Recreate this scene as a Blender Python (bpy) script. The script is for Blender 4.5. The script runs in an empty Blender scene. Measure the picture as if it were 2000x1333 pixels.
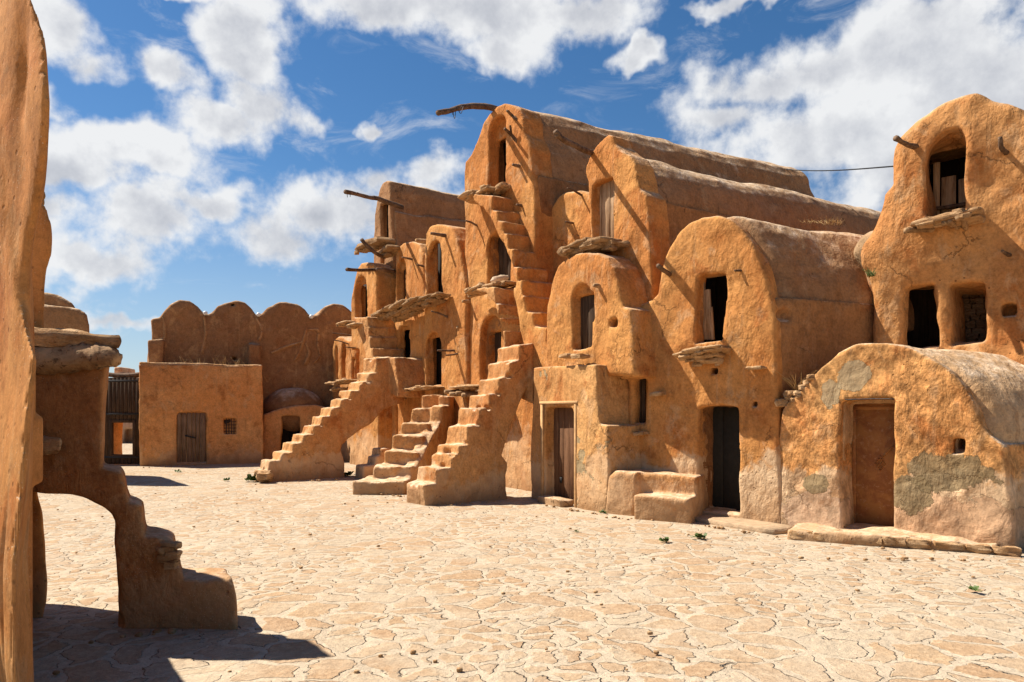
import bpy, bmesh, math, random, time
import numpy as np
T0 = time.time()
F_PX, CX, HY, EYE = 1400.0, 1000.0, 805.0, 1.65
SC = bpy.context.scene
COL = SC.collection
f32 = np.float32
rng = np.random.default_rng(7)

# ------------------------------------------------------------------ placing
def ray(px, py):
    return ((px-CX)/F_PX, 1.0, (HY-py)/F_PX)
def ground(px, py, z=0.0):
    d = (EYE-z)*F_PX/(py-HY)
    return ((px-CX)/F_PX*d, d)
def at(px, py, d):
    r = ray(px, py); return (r[0]*d, d, EYE+r[2]*d)

class Frame:
    """wall frame: u runs right along the wall, v into the wall, z up"""
    def __init__(s, O, t, a=None):
        s.O = np.array(O, float); s.t = np.array(t, float); s.t /= np.linalg.norm(s.t)
        s.a = np.array([-s.t[1], s.t[0]]) if a is None else np.array(a, float)/np.linalg.norm(a)
        M = np.array([[s.t[0], s.a[0]], [s.t[1], s.a[1]]]); s.inv = np.linalg.inv(M)
    def uv(s, x, y):
        dx = x-s.O[0]; dy = y-s.O[1]
        return s.inv[0,0]*dx+s.inv[0,1]*dy, s.inv[1,0]*dx+s.inv[1,1]*dy
    def hit(s, px, py, v=0.0):
        """pixel -> (u, z) on the plane at depth v"""
        r = ray(px, py); O = s.O+s.a*v
        # O + u t = k (r0,1)
        A = np.array([[s.t[0], -r[0]], [s.t[1], -1.0]]); u, k = np.linalg.solve(A, -O)
        return (u, EYE+r[2]*k)
    def pts(s, L, v=0.0):
        return [s.hit(x, y, v) for x, y in L]
    def P(s, u, v, z):
        q = s.O+s.t*u+s.a*v; return (q[0], q[1], z)

def chaikin(P, n=1):
    for _ in range(n):
        Q = []
        for i in range(len(P)):
            a = P[i]; b = P[(i+1) % len(P)]
            Q.append((a[0]*.75+b[0]*.25, a[1]*.75+b[1]*.25)); Q.append((a[0]*.25+b[0]*.75, a[1]*.25+b[1]*.75))
        P = Q
    return P
def arch_poly(u0, u1, z0, z1, rise=None, n=9, pw=2.2):
    """opening outline with an arched head"""
    w = (u1-u0)/2; c = (u0+u1)/2; rise = w if rise is None else rise; zs = z1-rise
    P = [(u1, z0), (u1, zs)]
    for i in range(1, n):
        t = math.pi*i/n
        cu = math.cos(t); su = math.sin(t)
        P.append((c+w*math.copysign(abs(cu)**(2/pw), cu), zs+rise*abs(su)**(2/pw)))
    P += [(u0, zs), (u0, z0)]
    return P

# ------------------------------------------------------------------ signed distance fields
LAT = rng.random((32, 32, 32)).astype(f32)*2-1
def vnoise(p, wl, seed=0):
    q = p/f32(wl)+f32(seed*7.31+100)
    i = np.floor(q).astype(np.int32); w = q-i; w = w*w*(3-2*w)
    i0 = i & 31; i1 = (i+1) & 31
    x0, y0, z0 = i0[..., 0], i0[..., 1], i0[..., 2]; x1, y1, z1 = i1[..., 0], i1[..., 1], i1[..., 2]
    wx, wy, wz = w[..., 0], w[..., 1], w[..., 2]
    def L(a, b, t): return a+(b-a)*t
    return L(L(L(LAT[x0,y0,z0], LAT[x1,y0,z0], wx), L(LAT[x0,y1,z0], LAT[x1,y1,z0], wx), wy),
             L(L(LAT[x0,y0,z1], LAT[x1,y0,z1], wx), L(LAT[x0,y1,z1], LAT[x1,y1,z1], wx), wy), wz)

def sd_poly(V, x, y):
    V = np.array(V, f32); n = len(V)
    d = np.full(x.shape, 1e9, f32); s = np.zeros(x.shape, bool)
    for i in range(n):
        a = V[i]; b = V[i-1]
        e0, e1 = b[0]-a[0], b[1]-a[1]; w0 = x-a[0]; w1 = y-a[1]
        L2 = e0*e0+e1*e1
        if L2 < 1e-12: continue
        t = np.clip((w0*e0+w1*e1)/L2, 0, 1)
        dx = w0-e0*t; dy = w1-e1*t
        np.minimum(d, dx*dx+dy*dy, out=d)
        c1 = y >= a[1]; c2 = y < b[1]; c3 = e0*w1 > e1*w0
        s ^= (c1 & c2 & c3) | (~c1 & ~c2 & ~c3)
    d = np.sqrt(d); return np.where(s, -d, d)

class Ext:
    """outline (u,z) extruded v0..v1 in a frame; r rounds the rim; lean tips the front back with height"""
    def __init__(s, fr, P, v0, v1, op='+', k=.05, r=.06, lean=0.0, rise=0.0):
        s.fr, s.Pl, s.v0, s.v1, s.op, s.k, s.r, s.lean, s.rise = fr, P, v0, v1, op, k, r, lean, rise
    def box(s):
        q = [s.fr.P(u, v, z+s.rise*v) for u, z in s.Pl for v in (s.v0, s.v1)]
        return np.min(q, 0), np.max(q, 0)
    def d(s, p):
        u, v = s.fr.uv(p[..., 0], p[..., 1]); z = p[..., 2]
        u = u.astype(f32); v = v.astype(f32)
        if s.lean: v = v-s.lean*z
        if s.rise: z = z-s.rise*v
        d2 = sd_poly(s.Pl, u, z)
        c = (s.v0+s.v1)/2; h = (s.v1-s.v0)/2
        a = d2+s.r; b = np.abs(v-c)-h+s.r
        return np.minimum(np.maximum(a, b), 0)+np.sqrt(np.maximum(a, 0)**2+np.maximum(b, 0)**2)-s.r

class Ell:
    def __init__(s, c, rad, op='+', k=.08, rot=0.0):
        s.c, s.rad, s.op, s.k, s.rot = np.array(c, float), np.array(rad, float), op, k, rot
    def box(s):
        m = max(s.rad[0], s.rad[1]); R = np.array([m, m, s.rad[2]]); return s.c-R, s.c+R
    def d(s, p):
        q = p-s.c.astype(f32); ca, sa = math.cos(s.rot), math.sin(s.rot)
        x = q[..., 0]*ca+q[..., 1]*sa; y = -q[..., 0]*sa+q[..., 1]*ca
        k0 = np.sqrt((x/s.rad[0])**2+(y/s.rad[1])**2+(q[..., 2]/s.rad[2])**2)
        return ((k0-1)*min(s.rad)).astype(f32)
class Box(Ext):
    def __init__(s, fr, u0, u1, v0, v1, z0, z1, **kw):
        super().__init__(fr, [(u0, z0), (u1, z0), (u1, z1), (u0, z1)], v0, v1, **kw)

def smin(a, b, k):
    h = np.maximum(k-np.abs(a-b), 0)/k
    return np.minimum(a, b)-h*h*k*.25

def sdf_mesh(prims, h=.04, warp=.028, rough=(.014, .009, .004), zmin=-.12, seed=0, xmin=None, smooth=1):
    adds = [q for q in prims if q.op == '+']
    bs = [q.box() for q in adds]
    lo = np.min([b[0] for b in bs], 0)-.25; hi = np.max([b[1] for b in bs], 0)+.25
    lo[2] = max(lo[2], zmin)
    if xmin is not None: lo[0] = max(lo[0], xmin)
    B = 8
    nb = np.ceil((hi-lo)/(h*B)).astype(int)+1; n = nb*B
    R = h*B*.87
    g = [lo[i]+h*(B*np.arange(nb[i])+(B-1)/2) for i in range(3)]
    C = np.stack(np.meshgrid(*g, indexing='ij'), -1).reshape(-1, 3).astype(f32)
    dc = None; pc = []
    for q in prims:
        e = q.d(C); pc.append(e)
        if dc is None: dc = e.copy()
        elif q.op == '+': dc = smin(dc, e, q.k)
        else: dc = -smin(-dc, e, q.k)
    act = np.abs(dc) < R*1.15+warp+.06
    D = np.repeat(np.where(dc > 0, 1.0, -1.0).astype(f32)[:, None], B**3, 1)
    ia = np.nonzero(act)[0]
    off = (np.stack(np.meshgrid(*[np.arange(B)]*3, indexing='ij'), -1).reshape(-1, 3)-(B-1)/2)*h
    P = (C[ia][:, None, :]+off[None].astype(f32))
    W = P.copy()
    if warp:
        for j in range(3):
            W[..., j] += warp*vnoise(P, .9, seed+j*3+1)+warp*.4*vnoise(P, .33, seed+j*3+2)
    d = np.full(P.shape[:2], 9.0, f32); first = True
    for q, e in zip(prims, pc):
        if first: m = np.ones(len(ia), bool)
        elif q.op == '+': m = e[ia] < R*1.2+warp+.25+np.maximum(q.k, .1)
        else: m = e[ia] < R*1.2+warp+q.k+.1
        if not m.any(): first = False; continue
        ev = q.d(W[m])
        if first: d[m] = ev
        elif q.op == '+': d[m] = smin(d[m], ev, q.k)
        else: d[m] = -smin(-d[m], ev, q.k)
        first = False
    for amp, wl in zip(rough, (.55, .2, .09)):
        if amp and wl > 2*h: d += f32(amp)*vnoise(P, wl, seed+11)
    D[ia] = d
    D = D.reshape(nb[0], nb[1], nb[2], B, B, B).transpose(0, 3, 1, 4, 2, 5).reshape(n[0], n[1], n[2])
    # surface nets
    S = D < 0
    cnt = np.zeros(tuple(n-1), np.int8)
    for i in (0, 1):
        for j in (0, 1):
            for k in (0, 1): cnt += S[i:n[0]-1+i, j:n[1]-1+j, k:n[2]-1+k]
    cell = (cnt > 0) & (cnt < 8)
    I = np.argwhere(cell); idx = np.full(cell.shape, -1, np.int32); idx[cell] = np.arange(len(I))
    cv = {}
    for c in [(i, j, k) for i in (0, 1) for j in (0, 1) for k in (0, 1)]:
        cv[c] = D[I[:, 0]+c[0], I[:, 1]+c[1], I[:, 2]+c[2]]
    acc = np.zeros((len(I), 3)); num = np.zeros(len(I))
    for c in cv:
        for ax in range(3):
            if c[ax] == 0:
                e = list(c); e[ax] = 1; e = tuple(e)
                a, b = cv[c], cv[e]; m = (a < 0) != (b < 0)
                t = np.where(m, a/np.where(m, a-b, 1), 0)
                q = np.tile(np.array(c, float), (len(I), 1)); q[:, ax] += t
                acc[m] += q[m]; num[m] += 1
    V = (I+acc/num[:, None])*h+lo
    faces = []
    for ax in range(3):
        sl0 = [slice(None)]*3; sl1 = [slice(None)]*3
        sl0[ax] = slice(0, -1); sl1[ax] = slice(1, None)
        A = S[tuple(sl0)]; Bq = S[tuple(sl1)]
        E = np.argwhere(A != Bq)
        o1, o2 = [(1, 2), (2, 0), (0, 1)][ax]
        ok = (E[:, o1] > 0) & (E[:, o2] > 0) & (E[:, o1] < cell.shape[o1]) & (E[:, o2] < cell.shape[o2]) & (E[:, ax] < cell.shape[ax])
        E = E[ok]
        ins = S[E[:, 0], E[:, 1], E[:, 2]]
        def at_(d1, d2):
            q = E.copy(); q[:, o1] -= d1; q[:, o2] -= d2
            return idx[q[:, 0], q[:, 1], q[:, 2]]
        f = np.stack([at_(0, 0), at_(1, 0), at_(1, 1), at_(0, 1)], 1)
        f[~ins] = f[~ins][:, ::-1]
        faces.append(f[(f >= 0).all(1)])
    Fq = np.concatenate(faces)
    for _ in range(smooth):
        sm = np.zeros_like(V); c2 = np.zeros(len(V))
        for a, b in ((0, 1), (1, 2), (2, 3), (3, 0)):
            for x, y in ((a, b), (b, a)):
                for j in range(3): sm[:, j] += np.bincount(Fq[:, x], V[Fq[:, y], j], len(V))
                c2 += np.bincount(Fq[:, x], minlength=len(V))
        c2[c2 == 0] = 1
        V = V*.5+.5*sm/c2[:, None]
    return V, Fq

# ------------------------------------------------------------------ objects
def mesh_from(name, V, Fq, mat, smooth=True):
    me = bpy.data.meshes.new(name)
    V = np.asarray(V, np.float32); Fq = np.asarray(Fq, np.int32)
    me.vertices.add(len(V)); me.vertices.foreach_set('co', V.ravel())
    k = Fq.shape[1]
    me.loops.add(Fq.size); me.loops.foreach_set('vertex_index', Fq.ravel())
    me.polygons.add(len(Fq)); me.polygons.foreach_set('loop_start', np.arange(0, Fq.size, k, dtype=np.int32))
    me.polygons.foreach_set('loop_total', np.full(len(Fq), k, np.int32))
    me.polygons.foreach_set('use_smooth', np.full(len(Fq), smooth))
    me.update(calc_edges=True); me.validate()
    me.materials.append(mat)
    return me
def tag(o, label=None, cat=None, group=None, kind=None):
    if label: o['label'] = label
    if cat: o['category'] = cat
    if group: o['group'] = group
    if kind: o['kind'] = kind
    return o
def thing(name, loc, label, cat, group=None):
    o = bpy.data.objects.new(name, None); COL.objects.link(o); o.location = loc
    o.empty_display_size = .3
    return tag(o, label, cat, group)
def wloc(o):
    return np.array(o.location) + (wloc(o.parent) if o.parent else 0)
def link(name, me, parent=None, loc=None):
    """me holds world coordinates: shift them to the object's own origin"""
    o = bpy.data.objects.new(name, me); COL.objects.link(o)
    base = np.array(loc if loc is not None else (0, 0, 0), float)
    if loc is None and parent is not None: base = wloc(parent)
    n = len(me.vertices); co = np.empty(n*3, np.float32); me.vertices.foreach_get('co', co)
    co = co.reshape(-1, 3)-base.astype(np.float32); me.vertices.foreach_set('co', co.ravel()); me.update()
    if parent is not None:
        o.parent = parent; o.location = base-wloc(parent)
    else: o.location = base
    return o
def sdf_obj(name, prims, mat, parent=None, loc=None, **kw):
    t = time.time()
    V, Fq = sdf_mesh(prims, **kw)
    me = mesh_from(name, V, Fq, mat)
    o = link(name, me, parent, loc)
    print('SDF %-22s %7d faces %.1fs' % (name, len(Fq), time.time()-t))
    return o

class MB:
    """collects shapes, links them as one mesh"""
    def __init__(s): s.V = []; s.F = []; s.n = 0
    def add(s, V, F):
        s.V.append(np.asarray(V, float)); s.F += [tuple(i+s.n for i in f) for f in F]; s.n += len(V); return s
    def box(s, c, ax, half, bev=.006, jit=0.0, rnd=None):
        """bevelled box: centre c, 3 axis vectors, half sizes"""
        ax = np.array(ax, float); h = np.array(half, float); b = min(bev, h.min()*.45)
        V = []; ids = {}
        for i, sx in enumerate((-1, 1)):
            for j, sy in enumerate((-1, 1)):
                for k, sz in enumerate((-1, 1)):
                    sg = np.array((sx, sy, sz))
                    for m in range(3):
                        q = sg*h; q2 = q-sg*b; q2[m] = q[m]
                        ids[(i, j, k, m)] = len(V); V.append(np.array(c)+q2@ax)
        F = []
        for m in range(3):
            o = [x for x in range(3) if x != m]
            for sd in (0, 1):
                L = []
                for a, bb in ((0, 0), (1, 0), (1, 1), (0, 1)):
                    key = [0, 0, 0]; key[m] = sd; key[o[0]] = a; key[o[1]] = bb; L.append(ids[(*key, m)])
                F.append(tuple(L))
        for m in range(3):
            o = [x for x in range(3) if x != m]
            for a in (0, 1):
                for bb in (0, 1):
                    L = []
                    for sd, mm in ((0, o[0]), (1, o[0]), (1, o[1]), (0, o[1])):
                        key = [0, 0, 0]; key[m] = sd; key[o[0]] = a; key[o[1]] = bb; L.append(ids[(*key, mm)])
                    F.append(tuple(L))
        for i in (0, 1):
            for j in (0, 1):
                for k in (0, 1): F.append((ids[(i, j, k, 0)], ids[(i, j, k, 1)], ids[(i, j, k, 2)]))
        V = np.array(V)
        if jit: V = V+(rnd or rng).normal(0, jit, V.shape)
        return s.add(V, F)
    def tube(s, P, R, n=8, jit=0.12, sub=4, seed=0):
        """knotty tapering branch through points P with radii R"""
        r_ = np.random.default_rng(seed+5)
        P = np.array(P, float); R = np.array(R, float)
        t = np.linspace(0, len(P)-1, (len(P)-1)*sub+1)
        def cr(A, t):
            i = np.minimum(t.astype(int), len(P)-2); f = t-i
            g = lambda k: A[np.clip(i+k, 0, len(P)-1)]
            f = f if A.ndim == 1 else f[:, None]
            return .5*(2*g(0)+(g(1)-g(-1))*f+(2*g(-1)-5*g(0)+4*g(1)-g(2))*f**2+(-g(-1)+3*g(0)-3*g(1)+g(2))*f**3)
        Q = cr(P, t); r = np.interp(t, np.arange(len(R)), R)
        T = np.gradient(Q, axis=0); T /= np.linalg.norm(T, axis=1)[:, None]+1e-9
        up = np.array((0, 0, 1.)) if abs(T[0][2]) < .9 else np.array((1., 0, 0))
        V = []; ph = r_.random(n)*jit
        for i, (q, tt) in enumerate(zip(Q, T)):
            a = np.cross(tt, up); a /= np.linalg.norm(a); b = np.cross(tt, a)
            for k in range(n):
                th = 2*math.pi*k/n
                rr = r[i]*(1+ph[k]+r_.normal(0, jit*.6))
                V.append(q+rr*(math.cos(th)*a+math.sin(th)*b))
        F = []; m = len(Q)
        for i in range(m-1):
            for k in range(n): F.append((i*n+k, i*n+(k+1) % n, (i+1)*n+(k+1) % n, (i+1)*n+k))
        F.append(tuple(range(n))[::-1]); F.append(tuple(range((m-1)*n, m*n)))
        return s.add(V, F)
    def rock(s, c, size, ax=None, seed=0, boxy=.55, rough=.16, res=5):
        """irregular stone slab; size = half extents along ax"""
        r_ = np.random.default_rng(seed+31)
        bm = bmesh.new(); bmesh.ops.create_cube(bm, size=2)
        bmesh.ops.subdivide_edges(bm, edges=bm.edges[:], cuts=res, use_grid_fill=True)
        V = np.array([v.co[:] for v in bm.verts]); F = [tuple(v.index for v in f.verts) for f in bm.faces]; bm.free()
        nrm = V/np.linalg.norm(V, axis=1)[:, None]
        V = V*boxy+nrm*(1-boxy)*1.15
        sz = np.array(size, float); W = (V*sz).astype(f32)+r_.random(3).astype(f32)*20
        m = float(sz.mean())
        nz = vnoise(W, m*1.1, 1)+.55*vnoise(W, m*.45, 2)+.3*vnoise(W, m*.2, 3)
        ly = vnoise(W*np.array([.4, .4, 3.0], f32), m*.8, 4)  # layered edges
        V = V*sz
        k = rough*min(sz[2]*2.2, m)
        V += nrm*(nz*k)[:, None]
        V[:, :2] += nrm[:, :2]*(ly*k*.8)[:, None]
        if ax is not None: V = V@np.array(ax, float)
        return s.add(V+np.array(c), F)
    def build(s, name, mat, parent=None, loc=None, smooth=True, label=None):
        V = np.concatenate(s.V)
        me = bpy.data.meshes.new(name); me.from_pydata(V.tolist(), [], s.F)
        me.materials.append(mat)
        if smooth:
            for p in me.polygons: p.use_smooth = True
        bm = bmesh.new(); bm.from_mesh(me); bmesh.ops.recalc_face_normals(bm, faces=bm.faces); bm.to_mesh(me); bm.free()
        me.update()
        o = link(name, me, parent, loc)
        if smooth == 'auto': me.set_sharp_from_angle(angle=math.radians(38))
        if label: o['label'] = label
        return o
# ------------------------------------------------------------------ materials
class NT:
    def __init__(s, tree): s.t = tree; s.t.nodes.clear()
    def n(s, typ, **kw):
        o = s.t.nodes.new(typ); ins = kw.pop('ins', {})
        for k, v in kw.items(): setattr(o, k, v)
        for k, v in ins.items(): s.set(o, k, v)
        return o
    def set(s, o, k, v):
        if isinstance(v, bpy.types.NodeSocket): s.t.links.new(v, o.inputs[k])
        elif isinstance(v, tuple) and len(v) == 3 and o.inputs[k].type == 'RGBA': o.inputs[k].default_value = (*v, 1)
        else: o.inputs[k].default_value = v
    def math(s, op, a, b=None, c=None, clamp=False):
        o = s.n('ShaderNodeMath', operation=op, use_clamp=clamp); s.set(o, 0, a)
        if b is not None: s.set(o, 1, b)
        if c is not None: s.set(o, 2, c)
        return o.outputs[0]
    def vmath(s, op, a, b=None, out=0):
        o = s.n('ShaderNodeVectorMath', operation=op); s.set(o, 0, a)
        if b is not None: s.set(o, 3 if op == 'SCALE' else 1, b)
        return o.outputs[out]
    def noise(s, vec, scale, detail=4, rough=.55, dist=0.0, w=None, out=0, lac=2.0):
        o = s.n('ShaderNodeTexNoise', ins={'Vector': vec, 'Scale': scale, 'Detail': detail, 'Roughness': rough, 'Distortion': dist, 'Lacunarity': lac})
        if w is not None: o.noise_dimensions = '4D'; s.set(o, 'W', w)
        return o.outputs[out]
    def ramp(s, fac, stops, interp='LINEAR'):
        o = s.n('ShaderNodeValToRGB'); s.set(o, 0, fac); cr = o.color_ramp; cr.interpolation = interp
        while len(cr.elements) < len(stops): cr.elements.new(.5)
        for e, (p, c) in zip(cr.elements, stops):
            e.position = p; e.color = (*c, 1) if isinstance(c, tuple) else (c, c, c, 1)
        return o.outputs[0]
    def mix(s, fac, a, b, mode='MIX'):
        o = s.n('ShaderNodeMix', data_type='RGBA', blend_type=mode)
        s.set(o, 0, fac); s.set(o, 6, a); s.set(o, 7, b); return o.outputs[2]
    def step(s, v, lo, hi):
        o = s.n('ShaderNodeMapRange', interpolation_type='SMOOTHSTEP', ins={0: v, 1: lo, 2: hi, 3: 0.0, 4: 1.0}); return o.outputs[0]
    def pos(s): return s.n('ShaderNodeNewGeometry').outputs['Position']
    def scalev(s, v, x, y, z): return s.vmath('MULTIPLY', v, (x, y, z))

def new_mat(name):
    m = bpy.data.materials.new(name); m.use_nodes = True; return m, NT(m.node_tree)
def finish(nt, color, height=None, rough=.9, bump=1.0, spec=.15, dist=1.0):
    b = nt.n('ShaderNodeBsdfPrincipled'); o = nt.n('ShaderNodeOutputMaterial')
    nt.set(b, 'Base Color', color); nt.set(b, 'Roughness', rough); nt.set(b, 'Specular IOR Level', spec)
    if height is not None:
        bp = nt.n('ShaderNodeBump', ins={'Strength': bump, 'Distance': dist, 'Height': height}); nt.set(b, 'Normal', bp.outputs[0])
    nt.t.links.new(b.outputs[0], o.inputs[0])

def adobe(name, main=(.44, .176, .050), warm=(.52, .245, .076), red=(.35, .114, .029), pale=(.52, .32, .165), dark=(.22, .095, .034),
          foot=.55, footz=.9, seed=0.0, weather=.6, bumpk=1.0, grey=0.0, fine=1.0, worn=.0, patches=(), grit=0.0):
    m, nt = new_mat(name); P0 = nt.pos(); P = nt.vmath('ADD', P0, (seed*3.1, seed*1.7, seed*.9))
    z = nt.n('ShaderNodeSeparateXYZ', ins={0: P0}).outputs[2]
    n1 = nt.noise(P, .55, 5, .6); n2 = nt.noise(P, 1.7, 6, .65, .4); n3 = nt.noise(P, 6.5, 6, .7)
    n4 = nt.noise(P, 26, 4, .7)
    c = nt.mix(nt.step(n1, .38, .62), main, warm)
    c = nt.mix(nt.math('MULTIPLY', nt.step(n2, .52, .68), .7), c, red)
    # blotches of dried mud where the render washed off, run down the wall
    Ps = nt.scalev(P, 2.2, 2.2, .5); n5 = nt.noise(Ps, 1.6, 5, .62, .3)
    c = nt.mix(nt.math('MULTIPLY', nt.step(n5, .56, .72), .42), c, dark)
    n6 = nt.noise(nt.scalev(P, 1.0, 1.0, .7), 2.6, 6, .7, .6)
    c = nt.mix(nt.math('MULTIPLY', nt.step(n6, .53, .66), .5), c, pale)
    rv = nt.noise(nt.scalev(P, 7, 7, .32), 1.0, 4, .6); c = nt.mix(nt.math('MULTIPLY', nt.step(rv, .58, .70), .28), c, pale)
    rv = nt.noise(nt.scalev(P, 5, 5, .25), 1.0, 5, .65, .2); c = nt.mix(nt.math('MULTIPLY', nt.step(rv, .60, .72), .35), c, dark)
    # trowelled grain and speckle
    c = nt.mix(nt.math('MULTIPLY', nt.step(n3, .35, .75), .30), c, warm, 'MULTIPLY') if False else c
    g = nt.ramp(n3, [(.25, .70), (.5, 1.0), (.78, 1.22)]); c = nt.mix(1.0, c, g, 'MULTIPLY')
    g = nt.ramp(n4, [(.2, .76), (.5, 1.0), (.8, 1.16)]); c = nt.mix(fine, c, g, 'MULTIPLY')
    # foot of the wall: salt-bleached, patched render
    if foot:
        fz = nt.math('ADD', z, nt.math('MULTIPLY', nt.math('SUBTRACT', nt.noise(P, 1.1, 6, .68), .5), 2.4))
        fm = nt.math('MULTIPLY', nt.math('SUBTRACT', 1.0, nt.step(fz, footz-.10, footz+.12)), foot)
        c = nt.mix(fm, c, nt.mix(nt.step(n2, .42, .6), (.60, .415, .245), (.50, .315, .17)))
        fz2 = nt.math('ADD', z, nt.math('MULTIPLY', nt.math('SUBTRACT', nt.noise(P, 2.3, 6, .7), .5), .9))
        c = nt.mix(nt.math('MULTIPLY', nt.math('SUBTRACT', 1.0, nt.step(fz2, .02, .42)), .55), c, (.27, .145, .066))
    # broken-edged grey mortar repairs
    if grey:
        gv = nt.noise(nt.scalev(P, 1, 1, 1.2), 1.05, 7, .6, .35)
        gm = nt.step(gv, .60-grey*.1, .605-grey*.1+.012); c = nt.mix(nt.math('MULTIPLY', gm, .85), c, (.30, .235, .135))
    ph = None
    for (qx, qy), (rx, rz), pc in patches:
        u_, z_ = FG.hit(qx, qy); q = FG.P(u_, 0, z_)
        dv = nt.vmath('LENGTH', nt.vmath('MULTIPLY', nt.vmath('SUBTRACT', P0, tuple(map(float, q))), (1/rx, 1/rx, 1/rz)), out=1)
        dv = nt.math('ADD', dv, nt.math('MULTIPLY', nt.math('SUBTRACT', nt.noise(P, 3.4, 7, .66), .5), 1.7))
        gm = nt.math('SUBTRACT', 1.0, nt.step(dv, .88, .91)); ph = gm if ph is None else nt.math('ADD', ph, gm); c = nt.mix(nt.math('MULTIPLY', gm, .88), c, pc); c = nt.mix(1.0, c, nt.ramp(n3, [(.3, .93), (.7, 1.06)]), 'MULTIPLY')
    # sun-bleached crust and lichen on the tops
    nz = nt.n('ShaderNodeSeparateXYZ', ins={0: nt.n('ShaderNodeNewGeometry').outputs['True Normal']}).outputs[2]
    if weather:
        wn = nt.math('ADD', nz, nt.math('MULTIPLY', nt.math('SUBTRACT', n2, .5), 1.5))
        c = nt.mix(nt.math('MULTIPLY', nt.step(wn, .45, .95), weather), c, nt.mix(nt.step(n3, .42, .6), (.47, .305, .165), (.66, .50, .34)))
        dm = nt.math('MULTIPLY', nt.step(nt.noise(P, 9, 5, .75), .62, .70), nt.step(nz, .3, .8))
        c = nt.mix(nt.math('MULTIPLY', dm, .5*weather), c, (.16, .10, .055))
    # cracks
    wv = nt.vmath('ADD', P, nt.vmath('SCALE', nt.vmath('SUBTRACT', nt.noise(P, 3.2, 5, .65, out=1), (.5, .5, .5)), .55))
    vo = nt.n('ShaderNodeTexVoronoi', feature='DISTANCE_TO_EDGE', ins={'Vector': wv, 'Scale': .8}).outputs[0]
    cr = nt.math('MULTIPLY', nt.math('SUBTRACT', 1.0, nt.step(vo, .0, .010)), nt.step(nt.noise(P, .9, 2), .56, .62))
    c = nt.mix(nt.math('MULTIPLY', cr, .42), c, (.12, .055, .022))
    # relief: hand-smeared lumps, scrapes, pits
    sm = nt.noise(nt.scalev(P, 1, 1, .75), 2.6, 4, .5, .5)
    sm2 = nt.noise(nt.scalev(P, 1.0, 1.0, .6), 7.0, 5, .62, .35)
    mk = nt.step(nt.noise(P, .7, 2), .4, .6)
    h = nt.math('MULTIPLY', sm, .065)
    h = nt.math('ADD', h, nt.math('MULTIPLY', sm2, nt.math('MULTIPLY_ADD', mk, .034, .016)))
    h = nt.math('ADD', h, nt.math('MULTIPLY', n3, .009*fine)); h = nt.math('ADD', h, nt.math('MULTIPLY', n4, .003*fine))
    if ph is not None: h = nt.math('ADD', h, nt.math('MULTIPLY', ph, .016))
    if grit:
        n7 = nt.noise(P, 95, 5, .75); n8 = nt.noise(P, 300, 3, .7)
        h = nt.math('ADD', h, nt.math('MULTIPLY', n7, .0035)); h = nt.math('ADD', h, nt.math('MULTIPLY', n8, .0010))
        c = nt.mix(1.0, c, nt.ramp(n7, [(.25, .78), (.5, 1.0), (.75, 1.18)]), 'MULTIPLY')
        sv = nt.n('ShaderNodeTexVoronoi', ins={'Vector': P, 'Scale': 48.0, 'Randomness': 1.0}); sm_ = nt.math('MULTIPLY', nt.math('SUBTRACT', 1.0, nt.step(sv.outputs[0], .10, .2)), nt.step(nt.noise(P, 4, 3), .5, .6))
        c = nt.mix(nt.math('MULTIPLY', sm_, .6), c, (.62, .46, .30)); h = nt.math('ADD', h, nt.math('MULTIPLY', sm_, .004))
    if grey: h = nt.math('SUBTRACT', h, nt.math('MULTIPLY', gm, .012))
    pit = nt.n('ShaderNodeTexVoronoi', ins={'Vector': P, 'Scale': 11.0, 'Randomness': 1.0})
    pm = nt.math('MULTIPLY', nt.math('SUBTRACT', 1.0, nt.step(pit.outputs[0], .06, .17)), nt.step(nt.noise(P, 1.3, 3), .56-worn*.12, .66-worn*.12))
    h = nt.math('SUBTRACT', h, nt.math('MULTIPLY', pm, .014)); c = nt.mix(nt.math('MULTIPLY', pm, .55), c, (.15, .07, .03))
    h = nt.math('SUBTRACT', h, nt.math('MULTIPLY', cr, .012))
    finish(nt, c, h, .95, bumpk, .08)
    return m

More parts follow.
